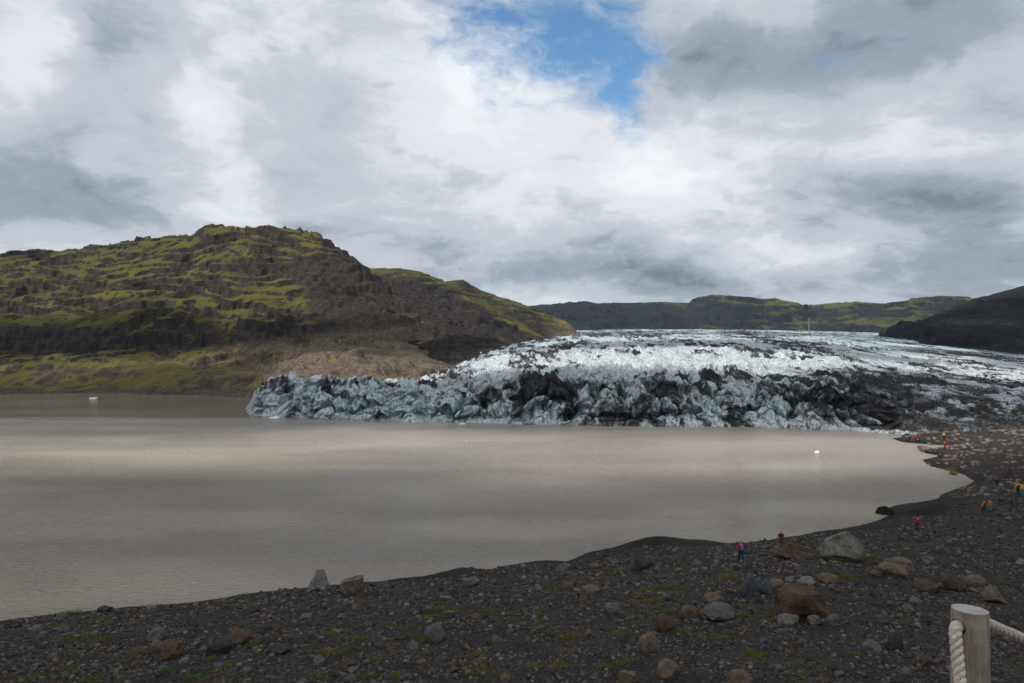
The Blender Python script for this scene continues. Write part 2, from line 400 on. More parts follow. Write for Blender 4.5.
    ice = t.mix(t.math('MULTIPLY', streak, .85), ice, C4((.17, .19, .20)))
    ice = t.mix(t.math('MULTIPLY', t.ss(.5, .64, n3), t.math('MULTIPLY', t.attr('grime'), .8)), ice, C4((.07, .07, .068)))
    blk = t.mix(t.attr('soil'), C4((.026, .027, .030)), C4((.044, .037, .032)))
    ns = t.noise(t.mapping(t.pos, (.75, .12, .45), (0, 0, R(-9))), 1., 5, .65, .3)
    fn = t.math('ADD', t.math('MULTIPLY', n1, .45), t.math('ADD', t.math('MULTIPLY', n3, .40), t.math('MULTIPLY', ns, .55)))      # mean .7
    dsel = t.math('ADD', t.math('MULTIPLY_ADD', fn, 2.1, -.97), t.math('MULTIPLY_ADD', t.attr('dirt'), .95, -.5))
    mid_ = t.mix(.5, C4((.20, .215, .225)), blk)
    base = t.mix(t.ss(.30, .62, dsel), ice, mid_)
    base = t.mix(t.ss(.58, .85, dsel), base, blk)
    t.put(t.b.inputs['Base Color'], base)
    t.put(t.b.inputs['Roughness'], t.ss(.3, .6, dsel, .55, .95))
    t.b.inputs['Specular IOR Level'].default_value = .12
    t.put(t.b.inputs['Normal'], t.bump(t.math('ADD', n1, t.math('MULTIPLY', n3, .4)), .5, .5))
    tag(link('glacier', me, m, smooth=False), 'crevassed blue white glacier streaked with black ash above the lake', kind='structure')

# ------------------------------------------------------------------ hills
def hill_mat(name, rock1, rock2, soil, green1, green2, scale=1.):
    m, t = new_mat(name)
    nz = t.node('ShaderNodeSeparateXYZ', {0: t.node('ShaderNodeNewGeometry').outputs['Normal']}).outputs[2]
    n1 = t.noise(t.pos, .05 * scale, 6, .65); n2 = t.noise(t.mapping(t.pos, (.3 * scale, .3 * scale, .07 * scale)), 1., 5, .7)
    n3 = t.noise(t.pos, .8 * scale, 5, .7); ns = t.noise(t.mapping(t.pos, (.02 * scale, .02 * scale, .45 * scale)), 1., 4, .6, .5)
    rock = t.mix(t.ss(.35, .65, n2), C4(rock1), C4(rock2))
    rock = t.mix(t.ss(.5, .7, ns, 0, .5), rock, C4(tuple(.55 * c for c in rock1)))
    rock = t.mix(t.ss(.58, .72, n3, 0, .55), rock, C4(tuple(min(1, 1.9 * c) for c in rock2)))
    so = t.mix(t.ss(.42, .6, n3), C4(soil), C4(tuple(.45 * c for c in soil)))
    so = t.mix(t.ss(.5, .62, t.noise(t.pos, .33 * scale, 6, .7), 0, .75), so, C4(tuple(.38 * c for c in soil)))
    base = t.mix(t.math('MULTIPLY', t.attr('soil'), t.ss(.25, .5, n1)), rock, so)
    gr = t.mix(t.ss(.3, .7, n1), C4(green1), C4(green2))
    gr = t.mix(t.ss(.45, .7, n3, 0, .6), gr, C4(tuple(.5 * c for c in green1)))
    gs = t.math('ADD', t.attr('green'), t.math('MULTIPLY_ADD', n3, 1.7, -.85))
    gs = t.math('ADD', gs, t.math('MULTIPLY_ADD', t.noise(t.pos, .25 * scale, 5, .7), 1.6, -.8))
    gs = t.math('ADD', gs, t.math('MULTIPLY_ADD', ns, .9, -.45))
    gs = t.math('ADD', gs, t.math('MULTIPLY_ADD', n1, .7, -.35))
    gr = t.mix(t.math('MULTIPLY', t.attr('soil'), .8), gr, C4((.23, .19, .055)))
    base = t.mix(t.ss(.38, .66, gs), base, gr)
    t.put(t.b.inputs['Base Color'], base)
    t.b.inputs['Roughness'].default_value = 1.; t.b.inputs['Specular IOR Level'].default_value = .03
    t.put(t.b.inputs['Normal'], t.bump(t.math('ADD', t.math('MULTIPLY', ns, .8), t.math('ADD', n2, t.math('MULTIPLY', n3, .5))), .9, 2.0 / scale))
    return m
def build_hill(T, px, segs, mat, label, step=7., tmix=.65, amp=1., seed=1, cover=None, smooth=3, gully=1., terr_from=6.):
    D, Z, S = table_surface(T, px, segs)
    for _ in range(smooth): Z[1:-1] = (Z[:-2] + 2 * Z[1:-1] + Z[2:]) / 4
    P = np.repeat(px[None], D.shape[0], 0)
    X = (P - CX) / F * D; K = S.max()
    sc_ = float(np.median(D)) / 500.; crest = sst(K - 1.45, K - 1.05, S)
    # spurs and gullies
    edgef = sst(0, .45, S) * (1 - .85 * crest)
    zz = Z + amp * edgef * sc_ * (fbm(X / (60 * sc_), D / (80 * sc_), 5, seed, .42) * 13 + gully * ridged(X / (26 * sc_), D / (90 * sc_), 4, seed + 7) * 4.5)
    w = fbm(X / (110 * sc_), D / (110 * sc_), 3, seed + 13) * 2.6 + fbm(X / (14 * sc_), D / (20 * sc_), 4, seed + 14) * .42
    tt = zz / step + w
    fl = np.floor(tt); fr = tt - fl
    keepn = sst(-.25, .35, perlin(X / (38. * sc_) + fl * 5.37, fl * 3.31 + .4, seed) + .35 * perlin(X / (11. * sc_), fl * 2.1 + .4, seed + 3))
    st = fr + (sst(.62, .84, fr) - fr) * (.25 + .75 * keepn)
    zt = step * (fl + st - w)
    hi = (.35 + .65 * sst(terr_from, terr_from + 8, zz)) * (1 - .6 * crest)
    z2 = zz * (1 - tmix * hi) + zt * tmix * hi
    z2 = z2 + (.05 + .95 * edgef) * sc_ * (fbm(X / (7 * sc_), D / (9 * sc_), 5, seed + 40, .6) * 1.7 * amp)
    z2 = np.where(S < .02, Z, z2)
    dzd = np.gradient(z2, axis=0) / np.maximum(np.gradient(D, axis=0), .05)
    dzx = np.gradient(z2, axis=1) / np.maximum(np.gradient(X, axis=1), .05)
    slope = np.hypot(dzd, dzx)
    PYs = CY + (CH - z2) * F / D
    green, soil = cover(P, PYs, S, slope, X, D)
    me = grid_mesh('hill', X, D, z2, {'green': green, 'soil': soil})
    return tag(link('hill', me, mat, smooth=True), label, kind='structure')
def bl(P, Y, x, y, sx, sy): return np.exp(-(((P - x) / sx) ** 2 + ((Y - y) / sy) ** 2))

def build_hills():
    z = lambda v: ('z', v)
    near = hill_mat('mossy_basalt', (.013, .0125, .014), (.060, .051, .046), (.21, .17, .13), (.062, .066, .022), (.132, .125, .038), 1.)
    A = {
     -420: [(300, z(-3)), (318, z(.6)), (400, 358), (420, 335), (560, 300), (720, 268), (900, 275), (1100, 300)],
     0:   [(300, z(-3)), (314, z(.6)), (405, 354), (418, 328), (540, 289), (720, 255), (900, 262), (1100, 290)],
     60:  [(300, z(-3)), (314, z(.6)), (405, 354), (418, 328), (540, 287), (720, 252), (900, 262), (1100, 290)],
     95:  [(300, z(-3)), (313, z(.6)), (405, 353), (418, 327), (540, 283), (700, 244), (900, 256), (1100, 290)],
     190: [(296, z(-3)), (310, z(.6)), (400, 353), (415, 324), (530, 277), (680, 237), (860, 248), (1100, 290)],
     205: [(294, z(-3)), (308, z(.6)), (400, 353), (415, 323), (530, 274), (665, 229), (850, 240), (1100, 290)],
     250: [(268, z(-3)), (290, z(1.5)), (375, 362), (415, 322), (530, 271), (650, 226.5), (840, 236), (1100, 290)],
     300: [(264, z(-3)), (277, 377), (345, 356), (415, 330), (520, 277), (640, 232.5), (800, 245), (1000, 290)],
     322: [(264, z(-3)), (276, 375), (345, 354), (420, 327), (520, 277), (630, 239), (780, 250), (1000, 290)],
     348: [(264, z(-3)), (276, 374), (345, 356), (425, 326), (520, 285), (610, 256), (740, 268), (900, 300)],
     400: [(266, z(-3)), (279, 376), (350, 362), (430, 335), (500, 315), (560, 298), (640, 312), (800, 330)],
     440: [(282, z(-3)), (294, 381), (355, 371), (415, 356), (450, 349), (490, 342), (560, 356), (700, z(-5))],
     458: [(282, z(-3)), (318, 387), (355, 378), (400, 369), (430, 364), (455, 362), (520, z(-5)), (600, z(-5))],
     472: [(300, z(-4)), (330, z(-4)), (360, z(-4)), (400, z(-4)), (430, z(-5)), (455, z(-6)), (520, z(-7)), (600, z(-8))],
    }
    def coverA(P, Y, S, sl, X, D):
        n = fbm(X / 40., D / 40., 4, 301); n2 = fbm(X / 9., D / 12., 3, 302)
        g = 1.05 + .6 * n + .5 * n2 - 1.5 * sst(.65, 1.15, sl) - .3 * sst(260, 330, Y)
        g = g - 1.0 * sst(285, 335, P - .25 * (Y - 300)) * sst(250, 285, Y) - 1.4 * sst(330, 355, P)
        g = g - .9 * bl(P, Y, 300, 268, 60, 16) - .45 * sst(322, 332, Y) * sst(356, 346, Y)
        low = sst(352, 358, Y)
        gl = .62 + 1.2 * n + 1.4 * n2 - .5 * sst(.5, 1., sl) - .8 * sst(210, 280, P) - .9 * sst(386, 392, Y)
        g = g * (1 - low) + gl * low
        s = np.clip(.95 * sst(338, 352, Y + .12 * (P - 250)) + .45 * bl(P, Y, 420, 340, 50, 26) + .1, 0, 1) * (.6 + .4 * sst(200, 280, P))
        return np.clip(g, -.5, 1.3), s
    A[-1000] = A[-420]
    build_hill(A, np.concatenate([np.arange(-1000, -60, 4.), np.arange(-60, 473, 1.1)]), [10, 110, 60, 130, 130, 16, 8], near, 'terraced mossy hill with dark cliffs above the far left shore', 8.5, 1.0, .65, 5, coverA)
    B = {
     330: [(420, z(-4)), (500, z(10)), (640, z(40)), (850, 262), (1000, 275)],
     370: [(400, z(-4)), (480, 345), (640, 305), (850, 268.5), (1000, 275)],
     400: [(390, z(-4)), (440, 352), (620, 308), (840, 268), (1000, 275)],
     422: [(380, z(-4)), (420, 360), (600, 312), (830, 272), (1000, 280)],
     446: [(365, z(-4)), (400, 368), (560, 322), (800, 281), (950, 290)],
     480: [(372, z(-4)), (400, 366), (540, 330), (760, 299), (900, 310)],
     520: [(420, z(-4)), (450, 352), (560, 340), (720, 322), (850, 332)],
     548: [(500, z(-4)), (530, 345), (600, 343), (680, 340), (760, z(-5))],
     560: [(520, z(-8)), (530, z(-8)), (600, z(-8)), (680, z(-8)), (760, z(-8))],
    }
    def coverB(P, Y, S, sl, X, D):
        n = fbm(X / 40., D / 40., 4, 311)
        cr = np.interp(P, [370, 400, 422, 446, 480, 520, 548], [268, 268, 272, 281, 299, 322, 341])
        g = .75 * sst(16, 1, Y - cr) + .7 * n - .5 * sst(.6, 1.4, sl)
        return np.clip(g, -.5, 1.2), .35 * sst(.1, .5, n)
    build_hill(B, np.arange(330, 561, 1.2), [8, 110, 110, 10], near, 'dark scree ridge dropping towards the ice edge', 9., .6, .65, 25, coverB)
    Ct = {
     425: [(640, z(-4)), (760, z(20)), (900, z(60)), (1050, 290), (1200, 300)],
     445: [(620, z(-4)), (740, 320), (880, 300), (1050, 281), (1200, 290)],
     463: [(610, z(-4)), (730, 325), (880, 300), (1050, 279), (1200, 290)],
     480: [(600, z(-4)), (720, 328), (870, 304), (1040, 289), (1200, 296)],
     522: [(600, z(-4)), (700, 334), (850, 316), (1020, 303.5), (1200, 310)],
     548: [(600, z(-4)), (690, 338), (820, 323), (1000, 314), (1150, 322)],
     566: [(600, z(-4)), (690, 340), (800, 330), (960, 320.5), (1100, 332)],
     576: [(620, z(-4)), (690, 342), (790, 336), (920, 330), (1060, z(0))],
     583: [(640, z(-9)), (700, z(-9)), (790, z(-9)), (920, z(-9)), (1060, z(-9))],
    }
    def coverC(P, Y, S, sl, X, D):
        n = fbm(X / 40., D / 40., 4, 321)
        cr = np.interp(P, [445, 463, 480, 522, 548, 566, 576], [281, 279, 289, 303, 314, 320, 330])
        g = .62 * sst(22, 2, Y - cr) + 1.0 * n - .3 * sst(.7, 1.5, sl) + .35 * fbm(X / 12., D / 20., 3, 322)
        return np.clip(g, -.5, 1.3), sst(540, 570, P) * .8
    build_hill(Ct, np.arange(425, 584, 1.2), [8, 90, 100, 10], near, 'bright green ridge end beside the upper glacier', 9., .5, .6, 45, coverC)
    farm = hill_mat('far_basalt', (.006, .010, .015), (.034, .038, .042), (.05, .045, .035), (.045, .053, .020), (.10, .10, .036), .3)  # cloud shade and blue of distance put into these darker colours
    Ft = {}
    for p, y in [(470, 318), (500, 312), (530, 305.5), (560, 302.5), (585, 301), (602, 303.5), (640, 302.5), (688, 302), (697, 298), (712, 295.5), (740, 296.5), (757, 299), (775, 298), (790, 301), (808, 305.5), (822, 303.5), (850, 301.5), (885, 303), (902, 302), (912, 297.5), (940, 296.5), (985, 297), (1030, 300), (1250, 300)]:
        Ft[p] = [(1500, z(-6)), (1700, 333), (1830, 326 if p < 790 else 325), (1960, y + (8 if p < 790 else 13)), (2250, y), (2700, y + 6)]
    def coverF(P, Y, S, sl, X, D):
        n = fbm(X / 150., D / 150., 4, 331)
        cr = np.interp(P, sorted(Ft), [Ft[k][4][1] for k in sorted(Ft)])
        g = 0. + .4 * sst(12, 2, Y - cr) + 1.3 * n - .6 * sst(.5, 1.2, sl) + .42 * sst(700, 780, P) - .5 * sst(690, 640, P)
        return np.clip(g, -.5, 1.2), .15 * np.ones_like(P)
    build_hill(Ft, np.arange(470, 1250, 1.2), [6, 40, 80, 80, 10], farm, 'distant flat topped mountain wall behind the glacier', 34., .9, .6, 65, coverF, smooth=1)
    G = {}
    for p, y, b in [(880, 331, 334), (900, 328, 335), (915, 323, 338), (932, 316, 341), (955, 307, 345), (972, 299, 349), (990, 294.5, 351), (1008, 290.5, 352.5), (1024, 286, 353.5), (1060, 279, 355), (1150, 264, 358), (1300, 250, 362)]:
        k = 0 if p > 880 else 1
        G[p] = [(560 if p > 930 else 900 - (p - 880) * 5, z(-6)), (640 if p > 930 else 960 - (p - 880) * 5, b), (800 if p > 930 else 1020 - (p - 880) * 3, .62 * b + .38 * y), (1100, y), (1400, y + 10)]
    G[868] = [(900, z(-9)), (960, z(-9)), (1020, z(-9)), (1100, z(-9)), (1400, z(-9))]
    def coverG(P, Y, S, sl, X, D):
        n = fbm(X / 60., D / 60., 4, 341)
        g = -.05 + .8 * n - .5 * sst(.5, 1.2, sl) + .35 * bl(P, Y, 1000, 322, 30, 8)
        return np.clip(g, -.5, 1), .25 * np.ones_like(P)
    drk = hill_mat('shaded_basalt', (.006, .007, .010), (.028, .027, .028), (.05, .042, .034), (.035, .04, .014), (.055, .055, .02), .45)  # darker basalt copy, the slope's shade put into its colours
    G[1800] = G[1300]
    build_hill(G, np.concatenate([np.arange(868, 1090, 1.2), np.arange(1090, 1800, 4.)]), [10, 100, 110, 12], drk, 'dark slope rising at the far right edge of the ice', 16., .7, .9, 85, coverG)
    # waterfall down the distant wall
    bm = bmesh.new(); d = 1740
    prev = None
    for i in range(15):
        f = i / 14; y = 318 + 14 * f; dd = 1820 - 110 * f
        x = (808. + .35 * math.sin(i * 1.3) - CX) / F * dd; zz = y2z(y, dd); w = 1.0 + 1.0 * f
        ring = [bm.verts.new((x + w * math.cos(a), dd + .9 * math.sin(a) - 6, zz)) for a in [k * math.pi / 4 for k in range(8)]]
        if prev:
            for k in range(8): bm.faces.new([prev[k], prev[(k + 1) % 8], ring[(k + 1) % 8], ring[k]])
        prev = ring
    me = bpy.data.meshes.new('waterfall'); bm.to_mesh(me); bm.free()
    tag(link('waterfall', me, simple_mat('falling_water', (.07, .08, .10), (.13, .15, .17), .2, .6)), 'thin white waterfall dropping down the distant dark cliff', 'waterfall')

# ------------------------------------------------------------------ rocks
def rock_mesh(name, seed, shape='round', sub=4, rough=.12):
    r = np.random.default_rng(seed)
    bm = bmesh.new(); bmesh.ops.create_icosphere(bm, subdivisions=sub, radius=1.)
    co = np.array([v.co for v in bm.verts])
    tr = np.array([[v.index for v in f.verts] for f in bm.faces]); bm.free()
    ncut = {'round': 11, 'angular': 16, 'flat': 12, 'blocky': 14}[shape]
    lo, hi = {'round': (.72, .95), 'angular': (.45, .8), 'flat': (.6, .9), 'blocky': (.55, .75)}[shape]
    for i in range(ncut):
        n = r.normal(size=3); n /= np.linalg.norm(n)
        if shape == 'blocky' and i < 6:
            n = np.zeros(3); n[i // 2] = 1 - 2 * (i % 2); n += r.normal(size=3) * .16; n /= np.linalg.norm(n)
        c = r.uniform(lo, hi); dd = co @ n - c
        co = co - np.maximum(dd, 0)[:, None] * n * .97
    def p3(v, k, s):
        return (perlin(v[:, 0] * k + v[:, 2] * k * .7, v[:, 1] * k + s, seed + s) + perlin(v[:, 2] * k + s, v[:, 0] * k - v[:, 1] * k * .6, seed + s + 1)) * .5
    dirn = co / np.maximum(np.linalg.norm(co, axis=1, keepdims=True), 1e-6)
    if sub >= 2: co = co + dirn * (p3(co, 1.3, 1) * rough * 1.6 + p3(co, 3.5, 5) * rough * .9 + ((p3(co, 9, 8) * rough * .55 + p3(co, 20, 11) * rough * .2) if sub > 3 else 0))[:, None]
    co[:, 2] *= {'round': .78, 'angular': .8, 'flat': .42, 'blocky': .8}[shape]
    co = co / np.abs(co).max(axis=0) * np.array([1, r.uniform(.7, .95), {'round': .75, 'angular': .72, 'flat': .38, 'blocky': .75}[shape]])
    return co, tr
def rock_mat(name, c, c2=None, lichen=None, scale=1.):
    m, t = new_mat(name)
    c2 = c2 or tuple(.55 * k for k in c)
    n1 = t.noise(t.obj, 1.3 * scale, 6, .65); n2 = t.noise(t.obj, 6 * scale, 5, .7); n3 = t.noise(t.obj, 24 * scale, 3, .7)
    b = t.mix(t.ss(.35, .66, n1), C4(c2), C4(c))
    b = t.mix(t.ss(.5, .72, n2, 0, .6), b, C4(tuple(min(1, 1.5 * k) for k in c)))
    b = t.mix(t.ss(.55, .7, n3, 0, .5), b, C4(tuple(.45 * k for k in c)))
    if lichen: b = t.mix(t.ss(.52, .62, t.noise(t.obj, 3.1 * scale, 4, .6), 0, .6), b, C4(lichen))
    t.put(t.b.inputs['Base Color'], b); t.b.inputs['Specular IOR Level'].default_value = .06
    t.put(t.b.inputs['Normal'], t.bump(t.math('ADD', n2, t.math('MULTIPLY', n3, .5)), .7, .10))
    return m
RM = {}
def rock_mats():
    RM.update({
     'grey': rock_mat('grey_stone', (.165, .163, .168)), 'dark grey': rock_mat('dark_grey_stone', (.07, .07, .074)),
     'tan': rock_mat('tan_stone', (.20, .16, .125)), 'brown': rock_mat('brown_stone', (.12, .088, .068)),
     'pale grey': rock_mat('pale_grey_stone', (.25, .245, .235)), 'reddish': rock_mat('reddish_stone', (.16, .11, .088)),
     'blue grey': rock_mat('blue_grey_stone', (.12, .133, .152)), 'black': rock_mat('black_stone', (.03, .028, .027), (.014, .014, .014)),
     'boulder': rock_mat('big_boulder_stone', (.25, .235, .205), (.095, .09, .08), (.21, .2, .165)),
    })
def place_rock(name, px0, px1, ytop, ybase, colour, shape, label, cat='boulder', group=None, seed=None, rot=None, sub=4, depth=.8, sink=.32, me=None, taper=None):
    x, d, zg = hit((px0 + px1) / 2, ybase)
    w = (px1 - px0) / F * d / 2; h = (ybase - ytop) / F * d * .98
    if me is None:
        co, tr = rock_mesh(name, seed, shape, sub)
        co = co / np.abs(co).max(axis=0)
        co[:, 2] = (co[:, 2] + 1) / 2
        if label in TAPER:
            tx, ox = TAPER[label]; co[:, 0] = co[:, 0] * (1 - tx * co[:, 2]) + ox * co[:, 2] * tx; co[:, 1] *= 1 - tx * .8 * co[:, 2]
        co = co * np.array([w * (1.3 if 'huge pale' in label else 1.16 if label in TAPER else 1.), w * depth, h * (1 + sink)]); co[:, 2] -= h * sink
        me = tri_mesh(name, co, tr)
        o = link(name, me, RM[colour], smooth=False)
    y = d + w * depth * .55
    zz = float(land_z(np.array([x]), np.array([y]))[0])
    o.location = (x * y / d, y, min(zz, zg + .4) if False else zg + (zz - zg) * .3)
    return tag(o, label, cat, group)
TAPER = {'huge pale grey boulder with a dark hollow at its foot near the shore': (.5, .25), 'smooth blue grey slab with a pointed left top': (.55, -.55),
         'pale pointed boulder standing on the near lake edge': (.6, .1), 'sloping tan rock above the rope at the right edge': (.5, -.2), 'dark wedge rock on the gravel left of the wooden post': (.4, .4)}
LAND = []   # landmarks for stone labels: (x, y, phrase)
def build_boulders():
    L = [
     ('boulder', 803, 861, 527.5, 561, 'boulder', 'angular', 'huge pale grey boulder with a dark hollow at its foot near the shore', 101, 'huge pale boulder'),
     ('boulder', 774, 806, 544, 560, 'brown', 'angular', 'low brown boulder just left of the huge pale boulder', 102, 'low brown boulder'),
     ('boulder', 775, 829, 590, 620, 'brown', 'blocky', 'blocky brown boulder with a tan scooped left end', 103, 'blocky brown boulder'),
     ('boulder', 739, 768, 572, 597, 'blue grey', 'angular', 'smooth blue grey slab with a pointed left top', 177, 'blue grey slab'),
     ('boulder', 758, 774, 580, 594, 'blue grey', 'flat', 'low blue grey rock leaning on the pointed slab', 105, None),
     ('boulder', 306, 335, 569, 592, 'pale grey', 'angular', 'pale pointed boulder standing on the near lake edge', 106, 'pale pointed boulder'),
     ('boulder', 340, 367, 577, 595, 'tan', 'blocky', 'brown squared block right beside the pale pointed boulder', 107, 'squared shore block'),
     ('boulder', 424, 446, 623, 643, 'grey', 'round', 'round grey boulder alone on the middle of the gravel slope', 108, 'round grey boulder'),
     ('boulder', 638, 661, 634, 653, 'tan', 'round', 'rounded tan boulder with a reddish stone tucked below', 109, 'rounded tan boulder'),
     ('boulder', 632, 653, 558, 571, 'dark grey', 'angular', 'dark angular rock on the bank right of the black sand mound', 110, 'dark bank rock'),
     ('boulder', 1002, 1013.5, 463, 479.5, 'brown', 'angular', 'tall dark brown boulder on the beach by the right photo edge', 111, None),
     ('boulder', 941, 965, 574, 591, 'brown', 'round', 'rounded dark brown boulder with a tan one at its right', 112, 'rounded dark brown boulder'),
     ('boulder', 963, 984, 575, 588, 'tan', 'round', 'tan boulder touching the rounded dark brown boulder', 113, None),
     ('boulder', 875, 902, 561, 578, 'tan', 'flat', 'low tan hump of rock right of the huge pale boulder', 114, 'low tan hump'),
     ('boulder', 886, 915, 559, 570, 'tan', 'flat', 'flat tan rock directly behind the low tan hump', 115, None),
     ('boulder', 913, 943, 580, 593, 'brown', 'flat', 'flat brown rock left of the rounded dark brown boulder', 116, None),
     ('boulder', 980, 1010, 588, 604, 'tan', 'angular', 'sloping tan rock above the rope at the right edge', 117, 'sloping tan rock'),
     ('boulder', 795, 816, 577, 585, 'pale grey', 'flat', 'long flat whitish stone behind the blocky brown boulder', 118, None),
     ('boulder', 818, 838, 573, 583, 'tan', 'round', 'tan stone right of the long flat whitish stone', 119, None),
     ('boulder', 768, 784, 579, 589, 'tan', 'flat', 'tan stone between the blue grey rocks and the whitish stone', 120, None),
     ('boulder', 777, 799, 614, 625, 'pale grey', 'flat', 'flat pale slab under the tan end of the blocky boulder', 121, None),
     ('boulder', 804, 822, 617, 626, 'grey', 'flat', 'grey stone at the foot of the blocky brown boulder', 122, None),
     ('boulder', 824, 842, 615, 627, 'grey', 'angular', 'grey rock off the right corner of the blocky boulder', 123, None),
     ('boulder', 882, 905, 634, 651, 'dark grey', 'angular', 'dark wedge rock on the gravel left of the wooden post', 124, 'dark wedge rock'),
     ('boulder', 860, 882, 642, 655, 'grey', 'round', 'grey rock just left of the dark wedge rock', 125, None),
     ('boulder', 727, 754, 672, 690, 'tan', 'round', 'tan boulder half cut by the bottom photo edge', 126, 'bottom edge tan boulder'),
     ('boulder', 656, 680, 661, 680, 'tan', 'round', 'weathered tan boulder near the bottom below the rounded one', 127, None),
     ('boulder', 618, 640, 671, 686, 'tan', 'angular', 'tan rock at the very bottom centre right', 128, None),
     ('boulder', 680, 700, 606, 620, 'reddish', 'round', 'reddish rock up slope right of the rounded tan boulder', 129, 'reddish slope rock'),
     ('boulder', 702, 736, 605, 622, 'grey', 'flat', 'broad grey rock left below the blue grey slab', 130, 'broad grey rock'),
     ('boulder', 703, 722, 593, 603, 'tan', 'round', 'tan rock behind the broad grey rock', 131, None),
     ('boulder', 655, 676, 615, 631, 'brown', 'angular', 'dark brown rock above the rounded tan boulder', 132, None),
     ('boulder', 578, 600, 585, 597, 'tan', 'flat', 'flat tan rock down slope of the dark bank rock', 133, 'flat tan rock'),
     ('boulder', 603, 622, 603, 614, 'grey', 'round', 'grey rounded rock with moss around in mid slope', 134, None),
     ('boulder', 463, 480, 577, 587, 'grey', 'round', 'grey rock on the ridge crest near the water', 135, 'ridge crest rock'),
     ('boulder', 228, 250, 630, 646, 'reddish', 'round', 'reddish brown boulder in the left stone field', 136, 'reddish brown boulder'),
     ('boulder', 148, 184, 643, 660, 'brown', 'flat', 'long rusty brown slab in the left stone field', 137, 'long rusty slab'),
     ('boulder', 268, 292, 646, 655, 'dark grey', 'flat', 'low dark flat rock right of the reddish brown boulder', 138, 'low dark flat rock'),
     ('boulder', 202, 232, 642, 656, 'dark grey', 'angular', 'dark grey rock between the rusty slab and reddish boulder', 139, None),
     ('boulder', 98, 113, 606, 613, 'dark grey', 'flat', 'dark rounded rock at the water edge on the left', 140, 'dark shore rock'),
     ('boulder', 147, 166, 628, 641, 'grey', 'round', 'grey rock above the long rusty slab', 141, None),
     ('boulder', 6, 22, 621, 629, 'dark grey', 'flat', 'low dark rock at the water by the left photo edge', 142, 'low left shore rock'),
     ('boulder', 949, 957, 469, 475, 'tan', 'angular', 'small leaning tan rock at the inlet tip', 143, None),
     ('boulder', 918, 931, 446, 451, 'tan', 'blocky', 'pale squarish rock at the end of the upper spit', 144, None),
     ('boulder', 925, 937, 449, 453.5, 'dark grey', 'flat', 'low dark rock touching the pale squarish spit rock', 145, None),
    ]
    for (nm, a, b, yt, yb, c, shp, lab, sd, ph) in L:
        rk = place_rock(nm, a, b, yt, yb, c, shp, lab, seed=sd, sub=5 if b - a > 25 else 4)
        if ph: LAND.append((rk.location.x, rk.location.y, ph))
        USED.append((rk.location.x, rk.location.y, (b - a) / F * rk.location.y * .6))
    # islet stone in the lake
    x, d = px_at_lake(887, 514.5)
    co, tr = rock_mesh('r', 150, 'round', 5); co = co / np.abs(co).max(axis=0)
    me = tri_mesh('islet_rock', co * np.array([1.25, 1.1, 1.05]), tr)
    tag(link('boulder', me, RM['black'], loc=(x, d + .5, .0)), 'round black rock standing alone in the lake shallows', 'boulder')
    # the tan scooped end on the blocky boulder
USED = []
def build_stones():
    shapes = ['round', 'angular', 'flat', 'blocky']
    lib = {s: [tri_mesh('stone_' + s, *rock_mesh('s', 500 + 10 * i + k, s, 3, .2)) for k in range(4)] for i, s in enumerate(shapes)}
    for v in lib.values():
        for me in v: me.materials.append(RM['grey'])
    cols = ['grey', 'grey', 'dark grey', 'dark grey', 'tan', 'brown', 'pale grey', 'reddish', 'blue grey', 'tan']
    seen = {}
    n = 0; tries = 0
    LAND.append((2.0, 3.0, 'wooden post'))
    while n < 250 and tries < 9000:
        tries += 1
        px = random.uniform(2, 1022); py = random.uniform(560, 690)
        x, d, z = hit(px, py, 14)
        s = float(shore_s(np.array([x]), np.array([d]))[0])
        if s < 2.2 or d > 85: continue
        dens = float(fbm(np.array([x * .09]), np.array([d * .12]), 3, 71)[0])
        if random.random() > .45 + dens * 1.1: continue
        if px > 830 and random.random() < .5: continue
        wpx = 6.2 + 9 * random.random() ** 2.6
        r = wpx / F * d / 2
        if any(math.hypot(x - a, d - b) < c + r for a, b, c in USED): continue
        USED.append((x, d, r * 1.1))
        sh = random.choice(['round', 'angular', 'angular', 'flat', 'flat', 'blocky']); cn = random.choice(cols)
        o = bpy.data.objects.new('stone', random.choice(lib[sh])); col.objects.link(o)
        zz = float(land_z(np.array([x]), np.array([d]))[0])
        o.location = (x, d, zz + r * .18); o.rotation_euler = (random.uniform(-.25, .25), random.uniform(-.25, .25), random.uniform(0, 6.28))
        o.scale = (r, r, r * random.uniform(.85, 1.15))
        o.material_slots[0].link = 'OBJECT'; o.material_slots[0].material = RM[cn]
        lx, ly, ph = min(LAND, key=lambda q: math.hypot(q[0] - x, (q[1] - d) * .8))
        dx, dy = x - lx, d - ly; dist = math.hypot(dx, dy)
        dw = 'close' if dist < 2.2 else ('slightly' if dist < 4.5 else ('further' if dist < 8 else 'far'))
        if abs(dx) > 2.4 * abs(dy): dr = 'right of' if dx > 0 else 'left of'
        elif abs(dy) > 2.4 * abs(dx): dr = 'behind' if dy > 0 else 'in front of'
        else: dr = ('behind right of' if dx > 0 else 'behind left of') if dy > 0 else ('in front right of' if dx > 0 else 'in front left of')
        sz = 'small' if wpx < 7.6 else ('middling' if wpx < 10 else 'large')
        lab = f'{sz} {cn} {sh} stone {dw} {dr} the {ph}'
        seen[lab] = seen.get(lab, 0) + 1
        if seen[lab] > 1:                      # move on to a label no other stone has
            lab = lab.replace('some way ', 'away '); seen.setdefault(lab, 0)
            for extra in ('tilted', 'sunk deep', 'edge on', 'broad'):
                if (lab + extra) not in seen: 
                    if extra == 'sunk deep': o.location.z -= r * .15
                    if extra == 'tilted': o.rotation_euler.x += .35
                    seen[lab + extra] = 1; lab = extra + ' ' + lab; break
        tag(o, lab, 'stone', 'loose stones on the gravel slope')
        n += 1
